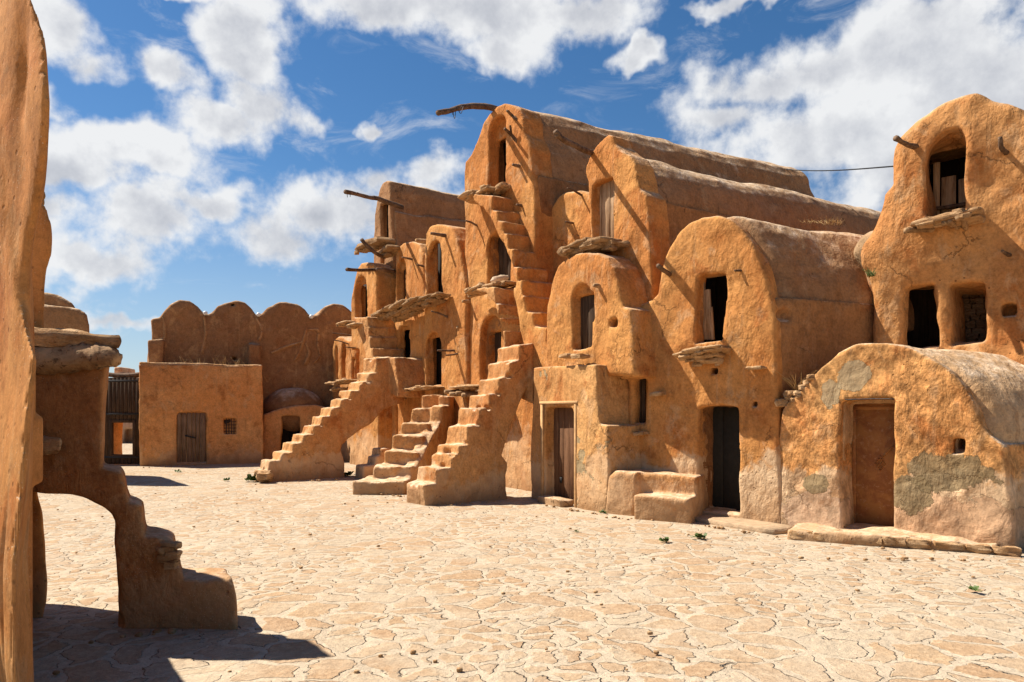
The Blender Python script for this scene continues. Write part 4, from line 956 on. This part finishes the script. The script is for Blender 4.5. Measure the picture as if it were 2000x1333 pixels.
# crumbling stones at the left shoulder
mb = MB(); r_ = np.random.default_rng(12)
for px, py, s_ in [(1524, 787, .075), (1538, 776, .06), (1549, 782, .05), (1556, 768, .05), (1566, 757, .045), (1545, 768, .045), (1575, 748, .05), (1583, 738, .05), (1553, 777, .04), (1535, 768, .05), (1560, 775, .035)]:
    u, z = FG.hit(px, py, .02); mb.rock(FG.P(u, .03+r_.random()*.06, z), (s_*1.1, s_, s_*.75), None, int(px), .35, .3, 3)
mb.build('rubble_edge', M['stone'], dh, smooth='auto')
# platform in front
pf = thing('platform', FG.P(1.2, -.3, 0), 'long low mud platform with a broken stone edge before the rusted door', 'platform')
a = np.array(ground(1532, 1050)); b = np.array(ground(1966, 1086)); t_ = (b-a)/np.linalg.norm(b-a); Pf = Frame(a, t_); L_ = np.linalg.norm(b-a)
sdf_obj('slab', [Box(Pf, 0, L_, 0, 1.2, -.3, .12, r=.03)], M['low'], pf, h=.024, warp=.06, rough=(.02, .02, .008), seed=43)
mb = MB(); r_ = np.random.default_rng(5); u = 0.05
while u < L_-.1:
    w = r_.uniform(.07, .17); mb.rock(Pf.P(u+w, .03+r_.random()*.03, .045+r_.random()*.02), (w, .06, .04+.015*r_.random()), [(*Pf.t, 0), (*Pf.a, 0), (0, 0, 1)], int(u*90), .6, .3, 3); u += 2*w+.01
mb.build('edge_stones', M['stone'], pf, smooth='auto')

# ================================================================== RIGHT TOWER
rt = thing('granary', FT.P(1, 0, 0), 'right-hand granary tower with an arched plank-filled window above two square dark openings', 'granary')
sil = FT.pts([(1690, 1040), (1700, 700), (1703, 600), (1713, 455), (1717, 415), (1723, 376), (1735, 364), (1742, 356), (1748, 310), (1752, 286), (1761, 268), (1776, 250), (1794, 232), (1818, 214), (1843, 200), (1872, 190), (1901, 184), (1918, 188), (1955, 203), (2000, 212), (2050, 235), (2095, 290), (2110, 340), (2125, 420), (2140, 1040)])
prims = [Ext(FT, sil, 0, 4.5, r=.12, lean=.0)]
oa, D8 = opening(FT, 1812, 1825, 1894, 260, 292, 424)
prims += oa+[
          alcove(FT, 1768, 1832, 558, 678, .16, arch=False, rise=.15), hole(FT, 1770, 1832, 561, 676, .1, 2.2, arch=False), Box(FT, FT.hit(1750, 600)[0], FT.hit(1850, 600)[0], .3, 2.2, FT.hit(1800, 680)[1], FT.hit(1800, 550)[1], op='-'), alcove(FT, 1864, 1925, 557, 668, .18, arch=False, rise=.1), hole(FT, 1868, 1926, 559, 666, .15, 1.0),
          alcove(FT, 1961, 1984, 598, 618, .35, arch=False, k=.03)]
prims.insert(1, Ell(at(1745, 500, 10.7), (.45, .16, .35), k=.3, rot=-.67))
sdf_obj('wall', prims, M['right'], rt, h=.034, warp=.07, rough=(.03, .014, .005), seed=44)
leaf(FT, 1825, 1894, 292, 424, D8+.9, rt, 3, over=.4)
leaf(FT, 1770, 1832, 561, 676, 1.0, rt, 3, over=.3)
for i, (xl, xr, yt, tl) in enumerate([(1822, 1837, 318, .0), (1838, 1868, 345, .02), (1871, 1896, 349, -.05)]):
    planks(FT, xl, xr, yt, 425, D8+.08+.02*i, 1, M['woodl'], rt, 'board', seed=60+i)
ua, za = FT.hit(1815, 408, D8+.03); ub, zb2 = FT.hit(1896, 396, D8+.03)
MB().tube([FT.P(ua-.05, D8+.03, za), FT.P((ua+ub)/2, D8+.02, (za+zb2)/2-.02), FT.P(ub+.05, D8+.03, zb2)], [.03]*3, 7, .12, 3).build('crossbar', M['branch'], rt)
mb = MB(); r_ = np.random.default_rng(8)   # dry-stone infill behind the right square opening
ua, za = FT.hit(1855, 676, .95); ub, zb2 = FT.hit(1940, 548, .95); z = za
while z < zb2:
    hh = r_.uniform(.035, .06); u = ua+r_.uniform(-.1, 0)
    while u < ub+.1:
        w = r_.uniform(.06, .11); mb.rock(FT.P(u+w, .98, z+hh), (w, .08, hh), [(*FT.t, 0), (*FT.a, 0), (0, 0, 1)], int(u*97+z*31), .6, .3, 2); u += 2*w
    z += 2*hh*.93
mb.build('stone_infill', M['stonex'], rt, smooth='auto')
slabs(FT, [(1830, 433, -.22, .32, .24, .055, .05), (1868, 425, -.2, .3, .25, .06, .12), (1885, 432, -.12, .2, .2, .06, .1), (1812, 440, -.25, .25, .1, .04, 0)], rt, 'stone_ledge', M['stone'], 150, .6, .35)
mb = MB()
for a, b, r2 in [((1835, 447), (1768, 452), .035), ((1880, 440), (1842, 436), .03), ((1884, 446), (1880, 424), .035), ((1870, 445), (1855, 433), .03)]:
    ua, za = FT.hit(*a, -.05); ub, zb2 = FT.hit(*b, -.4); mb.tube([FT.P(ua, .1, za), FT.P((ua+ub)/2, -.2, (za+zb2)/2+.01), FT.P(ub, -.42, zb2)], [r2]*3, 7, .2, 3, int(r2*1000))
mb.build('log_support', M['log'], rt)
P = [FT.P(FT.hit(1795, 288)[0]+.05, .2, FT.hit(1795, 288)[1]-.03), FT.P(FT.hit(1792, 288)[0], 0, FT.hit(1792, 288)[1]), at(1774, 284, 10.3), at(1760, 277, 10.1), at(1749, 270, 10.0)]
stick(P, [.04, .04, .035, .03, .04], rt, seed=41)
P = [FT.P(FT.hit(1967, 300)[0], .2, FT.hit(1967, 300)[1]), FT.P(FT.hit(1966, 299)[0], 0, FT.hit(1966, 299)[1]), FT.P(FT.hit(1958, 296)[0], -.2, FT.hit(1958, 297)[1]), FT.P(FT.hit(1957, 296)[0], -.25, FT.hit(1957, 278)[1])]
stick(P, [.035, .032, .028, .022], rt, seed=42)
pegout(FT, 1753, 503, 0, .18, rt, 0, 0.02, .035, 43); pegout(FT, 1970, 498, 0, .3, rt, -.1, .03, .04, 44)
sdf_obj('corner_fill', [Ell(at(1695, 485, 11.15), (.16, .3, .2)), Ell(at(1704, 530, 11.05), (.07, .2, .4), k=.2)], adobe('grey mortar fill', main=(.30, .19, .10), warm=(.34, .23, .13), seed=5, foot=0, weather=.3), rt, h=.035, seed=45)
# cable
a = at(1530, 331, 21.0); b = at(1748, 325, 11.0); mb = MB()
mb.tube([a, [(a[i]*.66+b[i]*.34)-(.05 if i == 2 else 0) for i in range(3)], [(a[i]*.33+b[i]*.67)-(.05 if i == 2 else 0) for i in range(3)], b], [.013]*4, 6, 0, 6)
tag(mb.build('power_cable', M['cable'], None, loc=a), 'thin black cable strung across the sky to the right-hand tower', 'cable')

# ================================================================== FAR END
FB = Frame((-11.3, 21.8), (.92, .39))
fb = thing('house', FB.P(1.7, 0, 0), 'far square flat-topped mud house with a plank door and a barred window', 'house')
sil = FB.pts([(268, 960), (272, 900), (272, 712), (330, 711), (400, 713), (512, 713), (513, 820), (518, 960)])
sdf_obj('wall', [Ext(FB, sil, 0, 1.9, r=.05), alcove(FB, 345, 403, 806, 905, .12, arch=False, rise=.01, k=.02), alcove(FB, 437, 462, 818, 849, .14, arch=False, k=.02)], M['far'], fb, h=.034, warp=.03, seed=51)
sdf_obj('parapet_rim', [Box(FB, FB.hit(273, 713)[0], FB.hit(511, 713)[0], .02, 1.8, FB.hit(400, 716)[1]-.03, FB.hit(400, 711)[1]+.01, r=.02)], adobe('pale parapet rim', main=(.60, .40, .22), seed=3, foot=0), fb, h=.04, warp=.02, seed=51)
d1, bb = planks(FB, 346, 402, 807, 903, .10, 6, M['woodg'], fb, 'door', seed=8, gap=.015)
ua, za = FB.hit(361, 851, .06); ub, zb2 = FB.hit(382, 856, .06); MB().tube([FB.P(ua, .05, za), FB.P(ub, .05, zb2)], [.025, .025], 6).build('bolt', M['iron'], d1)
ua, za = FB.hit(437, 849, .1); ub, zb2 = FB.hit(462, 818, .1); L = [((ua+(ub-ua)*i/5, za), (ua+(ub-ua)*i/5, zb2)) for i in range(1, 5)]+[((ua, za+(zb2-za)*i/5), (ub, za+(zb2-za)*i/5)) for i in range(1, 5)]
wn = bars(FB, L, M['iron'], fb, 'window_grille', .06, .012)
MB().box(FB.P((ua+ub)/2, .14, (za+zb2)/2), [(*FB.t, 0), (*FB.a, 0), (0, 0, 1)], ((ub-ua)/2, .01, (zb2-za)/2), .004).build('shutter', M['woodd'], wn)
# vaulted row behind
vr = thing('granary_row', FB.P(5, 1.9, 0), 'long brown wall of four round vault ends behind the far square house', 'granary')
VV = 1.9
sil = FB.pts([(290, 1000), (293, 760), (293.5, 622), (300, 619), (311, 618), (319, 608), (334, 593), (352, 586), (370, 588.5), (385, 599), (395, 611), (404, 615), (412, 610), (424, 597), (439, 590), (460, 588), (478, 593), (492, 605), (500, 617), (511, 615), (523, 601), (544, 590), (559, 589), (580, 593), (595, 604), (604, 616), (622, 612), (637, 597), (652, 591), (670, 594), (685, 604), (698, 618), (712, 612), (728, 600), (740, 600), (745, 1000)], VV)
prims = [Ext(FB, sil, VV, VV+5, r=.12), Box(FB, FB.hit(289, 690, VV)[0], FB.hit(321, 690, VV)[0], VV-.45, VV+.5, -.3, FB.hit(300, 665, VV)[1], r=.1), Box(FB, FB.hit(484, 690, VV)[0], FB.hit(509, 690, VV)[0], VV-.45, VV+.5, -.3, FB.hit(300, 666, VV)[1], r=.1),
  alcove(FB, 450, 459, 594, 599, .3, v=VV, arch=False, k=.02), alcove(FB, 454, 461, 698, 704, .3, v=VV, arch=False, k=.02)]
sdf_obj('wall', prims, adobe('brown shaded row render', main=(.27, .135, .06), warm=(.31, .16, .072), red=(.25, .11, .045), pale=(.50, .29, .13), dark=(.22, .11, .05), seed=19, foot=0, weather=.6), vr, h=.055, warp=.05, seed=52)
for i, poly in enumerate([[(600, 640), (592, 668), (585, 690), (575, 705)], [(592, 668), (560, 678), (530, 690)], [(600, 645), (622, 646), (620, 670), (625, 695), (612, 710)], [(598, 670), (604, 690), (596, 712)], [(500, 622), (512, 645), (506, 665)], [(318, 620), (322, 650), (318, 668)], [(398, 618), (402, 650), (395, 690)]]):
    Q = [FB.P(u, VV+.01, z) for u, z in FB.pts(poly, VV)]
    MB().tube(Q, [.03, .045, .04, .03, .02][:len(Q)], 8, .35, 5, i).build('mortar_streak', M['streak'], vr)
for px, py in [(401, 612), (505, 615), (608, 619)]:
    c = FB.P(FB.hit(px, py, VV-.1)[0], VV-.1, FB.hit(px, py, VV-.1)[1])
    l = MB(); 
    bm = bmesh.new(); bmesh.ops.create_uvsphere(bm, u_segments=14, v_segments=10, radius=.075); V = [tuple(np.array(v.co)+c) for v in bm.verts]; F_ = [tuple(v.index for v in f.verts) for f in bm.faces]; bm.free()
    lm = l.add(V, F_).build('globe_lamp', M['bulb'], vr); MB().tube([FB.P(FB.hit(px, py, VV)[0], VV+.1, c[2]-.05), (c[0], c[1], c[2]-.04)], [.03, .03], 6).build('bracket', M['iron'], lm)
# domed room
dm = thing('house', FB.P(5, .9, 0), 'small domed room with dark doorway between the far square house and longest staircase', 'house')
V2 = .9
sil = FB.pts([(510, 960), (514, 830), (516, 810), (545, 800), (580, 793), (612, 792), (650, 798), (690, 806), (700, 960)], V2)
prims = [Ext(FB, sil, V2, V2+1.4, r=.07), alcove(FB, 549, 586, 813, 905, .25, v=V2, arch=False, rise=.06, k=.03), hole(FB, 551, 588, 815, 905, V2+.22, 1.0)]
sdf_obj('wall', prims, M['far'], dm, h=.05, seed=53)
cx, cz = FB.hit(574, 796, V2+.9); tp = FB.hit(574, 757, V2+.9)[1]; ww = FB.hit(634, 796, V2+.9)[0]-cx
leaf(FB, 551, 586, 815, 900, V2+.6, dm, over=.05)
sdf_obj('roof', [Ell(FB.P(cx, V2+.95, cz-.1), (ww, .85, tp-cz+.1), rot=math.atan2(FB.t[1], FB.t[0]))], M['vault'], dm, h=.045, warp=.04, seed=54)
# gate
gt = thing('gate', at(238, 905, 22.4)[:2]+(0,), 'dark timber gate with an open wicket left of the far square house', 'gate')
GF = Frame((-12.75, 22.3), (1, -.02)); ax = [(*GF.t, 0), (*GF.a, 0), (0, 0, 1)]
x0, zt = GF.hit(204, 738); x1, _ = GF.hit(273, 738); wx0, wz1 = GF.hit(220, 825.5); wx1, wz0 = GF.hit(261, 888.5); mb = MB(); r_ = np.random.default_rng(3)
n = 9; us = np.linspace(x0, x1, n+1)
for i in range(n):
    a, b = us[i]+.006, us[i+1]-.006
    segs = [(0.03, zt-.02*r_.random())] if b < wx0 or a > wx1 else [(wz1, zt), (.03, wz0)]
    for s0, s1 in segs: mb.box(GF.P((a+b)/2, 0, (s0+s1)/2), ax, ((b-a)/2, .03, (s1-s0)/2), .005)
mb.build('planks', M['woodd'], gt)
for z_ in (GF.hit(0, 809)[1], GF.hit(0, 893)[1], GF.hit(0, 745)[1]): MB().box(GF.P((x0+x1)/2, -.045, z_), ax, ((x1-x0)/2, .015, .03), .004).build('iron_strap', M['iron'], gt)
mb = MB()
for c, hh in [((wx0-.04, (wz0+wz1)/2), (.05, .05, (wz1-wz0)/2+.08)), ((wx1+.04, (wz0+wz1)/2), (.05, .05, (wz1-wz0)/2+.08)), (((wx0+wx1)/2, wz1+.04), ((wx1-wx0)/2, .048, .05)), (((wx0+wx1)/2, wz0-.04), ((wx1-wx0)/2, .048, .05))]: mb.box(GF.P(c[0], -.005, c[1]), ax, hh, .006)
mb.build('wicket_frame', M['woodd'], gt)
gw = thing('gatehouse', GF.P(.5, .6, 0), 'mud lintel wall above the dark timber gate', 'wall')
zl = GF.hit(0, 779)[1]
sdf_obj('wall', [Box(GF, x0-3.5, x1+.9, .12, 1.0, -.3, GF.hit(0, 749)[1]+.02, r=.05), Box(GF, x0+.02, x1-.04, -.5, 3, -.5, GF.hit(0, 783)[1]+.02, op='-', k=.05, r=.02)], M['far'], gw, h=.045, warp=.04, seed=55)
MB().tube([GF.P(x0-.1, .1, zt+.12), GF.P((x0+x1)/2, .08, zt+.06), GF.P(x1+.1, .1, zt+.12)], [.07, .08, .07], 8, .15, 4).build('lintel_beam', M['branch'], gw)
# houses beyond the gate
FH = Frame((-24, 38), (1, .0))
bh = thing('house', (-21, 38, 0), 'distant pinkish mud house with a small dark door seen through the open wicket', 'house')
u_ = lambda px: FH.hit(px, 800)[0]
sil = FH.pts([(60, 1000), (60, 752), (170, 752), (212, 750), (222, 735), (234, 729), (246, 728), (258, 732), (268, 742), (274, 752), (330, 752), (330, 1000)])
sdf_obj('wall', [Ext(FH, sil, 0, 3, r=.1), alcove(FH, 243, 262, 839, 868, .5, arch=False, k=.03), alcove(FH, 219, 223, 830, 855, .4), alcove(FH, 235, 251, 745, 750, .3, arch=False, k=.02), Box(FH, FH.hit(212, 0)[0], FH.hit(226, 0)[0], .5, 2, 3, FH.hit(0, 716)[1])], adobe('pinkish far render', main=(.5, .26, .14), warm=(.55, .33, .2), seed=31, foot=.5, footz=.8), bh, h=.07, seed=56)
# left house behind the near stair
lh = thing('house', (-11, 17.5, 0), 'vaulted mud building rising behind the near broken staircase on the left', 'house')
FL = Frame(at(174, 900, 17)[:2], (1, 0), (-.62, .78)); 
sil = FL.pts([(0, 990), (0, 590), (90, 592), (140, 598), (158, 602), (170, 612), (173, 630), (174, 700), (176, 990)])
sdf_obj('wall', [Ext(FL, sil, 0, 3.0, r=.08)], M['vault'], lh, h=.06, warp=.03, seed=57)
sil = FL.pts([(20, 640), (30, 590), (60, 572), (90, 570), (120, 577), (143, 590), (152, 604), (154, 640)], .35)
sdf_obj('roof', [Ext(FL, sil, .35, 3.2, r=.15)], M['vault'], lh, h=.05, warp=.03, seed=58)

# ================================================================== NEAR LEFT
NF = Frame((0, 5.45), (1, 0), (-.48, .88))
ns = thing('staircase', (-2.6, 5.6, 0), 'near broken staircase in shade at the lower left, bridging over an arch', 'staircase')
prof = [(232, 1290), (231, 1235), (230, 1150), (226, 1060), (229, 1020), (224, 1003), (205, 987), (165, 969), (143, 964), (82, 962), (20, 955), (20, 700), (212, 706), (208, 780), (205, 850), (202, 912), (216, 913), (238, 918), (247, 930), (252, 960), (257, 977), (270, 979), (284, 988), (287, 1020), (290, 1040), (310, 1043), (335, 1050), (345, 1058), (350, 1084), (362, 1132), (400, 1131), (457, 1133), (463, 1160), (468, 1215), (470, 1290)]
prims = [Ext(NF, NF.pts(prof), 0, .46, r=.03, k=.03)]+[Ell(at(px, py, 5.46), (a_, .05, b_), '-', .015) for px, py, a_, b_ in ((345, 1066, .05, .04), (352, 1090, .04, .05), (284, 992, .03, .025), (458, 1136, .035, .02), (468, 1200, .03, .05), (232, 1215, .03, .06), (226, 1030, .025, .05), (248, 935, .03, .02), (400, 1133, .05, .012))]
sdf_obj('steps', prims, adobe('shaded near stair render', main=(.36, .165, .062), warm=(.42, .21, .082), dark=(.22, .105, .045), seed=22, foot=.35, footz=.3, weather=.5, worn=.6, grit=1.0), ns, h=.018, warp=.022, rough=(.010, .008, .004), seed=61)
mb = MB(); ax3 = [(1, 0, 0), (0, 1, 0), (0, 0, 1)]
q = at(322, 1082, 5.43)
for i, (px, py, s_) in enumerate([(330, 1068, .05), (340, 1085, .045), (322, 1090, .04), (336, 1102, .045), (318, 1074, .035), (343, 1066, .03)]): mb.rock(at(px, py, 5.47), (s_, .05, s_*.8), None, i+3, .6, .25, 3)
mb.build('exposed_stones', M['stone'], ns, smooth='auto')
def slab_px(x0, x1, yt, yb, d0, dep, parent, name, mat, seed, boxy=.7, rough=.22, tl=0.0, res=9):
    a = at(x0, (yt+yb)/2, d0); b = at(x1, (yt+yb)/2, d0); hz = (yb-yt)/2/F_PX*d0
    c = ((a[0]+b[0])/2-.6*dep/2, d0+dep/2*.8, a[2]); t = np.array((math.cos(tl), 0, -math.sin(tl))); upv = np.array((math.sin(tl), 0, math.cos(tl)))
    return MB().rock(c, ((b[0]-a[0])/2, dep/2, hz), [t, (-.6, .8, 0), upv], seed, boxy, rough, res).build(name, mat, parent, smooth='auto')
slab_px(10, 245, 645, 676, 5.35, .7, ns, 'stone_slab', M['stone'], 5, .72, .28, .06, 12)
mb = MB(); mb.tube([at(20, 700, 5.45), at(90, 704, 5.42), at(150, 700, 5.4), at(200, 696, 5.38), at(228, 704, 5.36)], [.10, .105, .095, .085, .05], 14, .16, 6, 7); mb.tube([at(20, 712, 5.7), at(120, 700, 5.7), at(215, 690, 5.7)], [.09, .08, .07], 12, .14, 6, 9); mb.build('log_support', M['log'], ns)
slab_px(40, 118, 858, 892, 5.25, .35, ns, 'protruding_stone', M['stone'], 8, .55, .2)
slab_px(40, 79, 822, 842, 5.25, .3, ns, 'protruding_stone', M['stone'], 9, .5, .2)
W2 = Frame((-4.2, 5.75), (1, 0), (-.80, .60)); 
w2 = thing('house', (-4.2, 6, 0), 'sunlit eroded house corner capped by a flat stone behind the near left wall', 'house')
sil = W2.pts([(-200, 1330), (-200, 420), (60, 385), (82, 386), (97, 400), (103, 440), (104, 495), (98, 530), (95, 580), (92, 640), (84, 700), (78, 960), (86, 1050), (90, 1110), (91, 1180), (84, 1225), (80, 1300)])
sdf_obj('wall', [Ext(W2, sil, -.05, 1.2, r=.10)], M['near'], w2, h=.028, warp=.04, seed=62)
slab_px(20, 90, 372, 385, 5.7, .5, w2, 'cap_stone', M['stoned'], 15, .8, .2)
W1 = Frame((-2.06, 3.0), (.72, -.69), (-.56, .83))
w1 = thing('house', (-2.6, 2.5, 0), 'smooth bulging mud wall filling the left edge, nearest of all', 'house')
sil = W1.pts([(-90, 1500), (-90, -400), (-30, -300), (20, -120), (50, -40), (58, 0), (68, 50), (78, 110), (82, 160), (80, 210), (72, 280), (60, 350), (48, 430), (42, 500), (44, 560), (50, 620), (56, 700), (62, 800), (66, 880), (66, 940), (62, 1020), (58, 1120), (55, 1220), (53, 1333), (52, 1500)])
prims = [Ext(W1, sil, 0, .8, r=.24)]
s2 = W1.pts([(-90, 1500), (-90, 300), (-20, 300), (-5, 400), (5, 470), (18, 560), (40, 640), (58, 690), (60, 760), (62, 900), (60, 1500)], -.1)
prims.append(Ext(W1, s2, -.09, .1, r=.06, k=.12))
prims.append(Ell(at(-5, 150, 3.05), (.09, .09, .30), '-', .12))
WB = Frame((-2.60, 3.72), (-.57, .82), (-.82, -.57))       # added unseen wing between the near walls, sized for its ground shadow
sdf_obj('shadow_wing', [Box(WB, .0, 2.7, .02, 1.8, -.3, 2.0, r=.08)], M['near'], w1, h=.05, seed=66)
sdf_obj('wall', prims, M['near'], w1, h=.02, warp=.05, rough=(.016, .004, .002), seed=63)

# ================================================================== GROUND
r_ = np.random.default_rng(2)
def gridmesh(x0, x1, y0, y1, st):
    xs = np.arange(x0, x1+st, st); ys = np.arange(y0, y1+st, st); X, Y = np.meshgrid(xs, ys, indexing='ij')
    P = np.stack([X, Y, X*0], -1).astype(f32); n = X.shape
    Zz = .018*vnoise(P, 1.9, 3)+.008*vnoise(P, .6, 4); P[..., 2] = Zz-.01
    i = np.arange(n[0]*n[1]).reshape(n); Fq = np.stack([i[:-1, :-1], i[1:, :-1], i[1:, 1:], i[:-1, 1:]], -1).reshape(-1, 4)
    return P.reshape(-1, 3), Fq
V, Fq = gridmesh(-30, 30, -14, 46, .12); mp = paving_mat()
g = link('courtyard_paving', mesh_from('courtyard_paving', V, Fq, mp), None, (0, 0, 0)); tag(g, 'pale mortared flagstones of the courtyard', 'ground', kind='structure')
mg, nt = new_mat('dry sandy earth'); P_ = nt.pos(); finish(nt, nt.mix(nt.noise(P_, .3, 5), (.52, .36, .2), (.44, .28, .15)), None)
me = bpy.data.meshes.new('terrain'); me.from_pydata([(-1500, -1500, -.08), (1500, -1500, -.08), (1500, 1500, -.08), (-1500, 1500, -.08)], [], [(0, 1, 2, 3)]); me.materials.append(mg)
g = bpy.data.objects.new('terrain', me); COL.objects.link(g); tag(g, 'dry sandy earth around the courtyard', 'ground', kind='structure')

# ================================================================== PLANTS
def weed(px, py, s, label, seed, n=26):
    r_ = np.random.default_rng(seed); x, y = ground(px, py); mb = MB()
    for i in range(n):
        a = r_.random()*6.283; L_ = s*r_.uniform(.5, 1.1); el = r_.uniform(.15, 1.1); w = L_*.28
        d = np.array((math.cos(a)*math.cos(el), math.sin(a)*math.cos(el), math.sin(el))); sd = np.array((-math.sin(a), math.cos(a), 0))*w; b = np.array((x, y, .01))+np.array((*r_.normal(0, s*.25, 2), 0))
        tip = b+d*L_; tip[2] -= L_*.12; m1 = b+d*L_*.45+sd; m2 = b+d*L_*.45-sd; m3 = b+d*L_*.8+sd*.8; m4 = b+d*L_*.8-sd*.8
        mb.add([b, m1, m3, tip, m4, m2, b+d*L_*.5+np.array((0, 0, .1*L_))], [(0, 1, 6), (1, 2, 6), (2, 3, 6), (3, 4, 6), (4, 5, 6), (5, 0, 6)])
    tag(mb.build('weed', M['leaf'], None, loc=(x, y, 0)), label, 'weed', 'weeds between the paving stones')
weed(1368, 1053, .10, 'bright green weed on the paving, right one of the pair before the dark doorway', 1)
weed(1300, 1060, .085, 'flat spreading green weed left of the bright one before the dark doorway', 2, 22)
weed(1178, 1003, .07, 'small yellowish grass tuft at the foot of the broad mud steps', 3, 20)
weed(492, 940, .2, 'green weed at the rubble foot of the longest staircase', 4, 30)
weed(680, 930, .18, 'green weed at the pier of the longest staircase arch', 5, 30)
weed(1902, 1156, .06, 'tiny green weed near the right edge of the paving', 6, 16)
weed(1128, 1041, .05, 'tiny green sprig before the brown door', 7, 10)
weed(350, 923, .12, 'tiny green tuft before the far plank door', 8, 10)
weed(442, 940, .10, 'tiny green tuft left of the longest staircase foot', 9, 10)
mb = MB(); r_ = np.random.default_rng(21)
for i in range(150):
    y = 4.5+r_.random()**1.5*15; x = r_.uniform(-.65, .7)*y; s_ = r_.uniform(.006, .02); mb.rock((x, y, s_*.4), (s_, s_*.8, s_*.6), None, i, .4, .3, 1)
for (xa, ya), (xb, yb) in [(ground(1560, 1090), ground(1960, 1094)), (ground(1350, 1022), ground(1530, 1052)), (ground(1180, 1010), ground(1345, 1020)), (ground(1055, 985), ground(1175, 1006)), (ground(840, 990), ground(990, 978)), (ground(710, 962), ground(788, 970)), (ground(500, 946), ground(670, 936)), (ground(280, 914), ground(515, 905)), (ground(232, 1240), ground(470, 1222))]:
    for i in range(14):
        f = r_.random(); s_ = r_.uniform(.008, .028); x = xa+(xb-xa)*f; y = ya+(yb-ya)*f-abs(r_.normal(0, .06)); mb.rock((x, y, s_*.4), (s_, s_*.8, s_*.6), None, i, .4, .3, 1)
tag(mb.build('pebbles', M['stone'], None, loc=(0, 8, 0)), 'scattered small pebbles and crumbs on the paving', 'pebbles', kind='stuff')
def grass(c, spread, h, n, label, seed, mat='straw', fan=.5, axis=(1, 0, 0)):
    r_ = np.random.default_rng(seed); mb = MB(); c = np.array(c)
    for i in range(n):
        b = c+np.array(axis)*r_.uniform(-1, 1)*spread+np.array((0, r_.uniform(-.05, .05), 0)); a = r_.random()*6.28; d = np.array((math.cos(a)*fan, math.sin(a)*fan, 1))*h*r_.uniform(.5, 1.1)
        mb.tube([b, b+d*.5, b+d+np.array((d[0], d[1], 0))*.3], [.004, .0035, .0015], 4, 0, 2)
    tag(mb.build('dry_grass', M[mat], None, loc=tuple(c)), label, 'plant', 'dry grass on the buildings')
grass(FB.P(2.0, .4, FB.hit(380, 713)[1]), 1.1, .32, 26, 'dry grass on the roof edge of the far square house', 1, axis=(*FB.t, 0))
grass(at(1556, 764, 10.35), .06, .30, 26, 'dry bush in the notch beside the low vaulted house', 2, fan=.8)
grass(at(1627, 440, 14.2), .16, .14, 40, 'small straw tuft on the long vaulted roof', 3, fan=.8)
grass(at(1585, 436, 14.3), .2, .07, 30, 'low straw tuft left of the taller one on the long vaulted roof', 4, fan=.9)
grass(at(1702, 540, 10.65), .04, .12, 30, 'green tuft in the corner between the round-topped house and the right tower', 5, 'leaf', .6)
print('BUILD %.1fs' % (time.time()-T0))
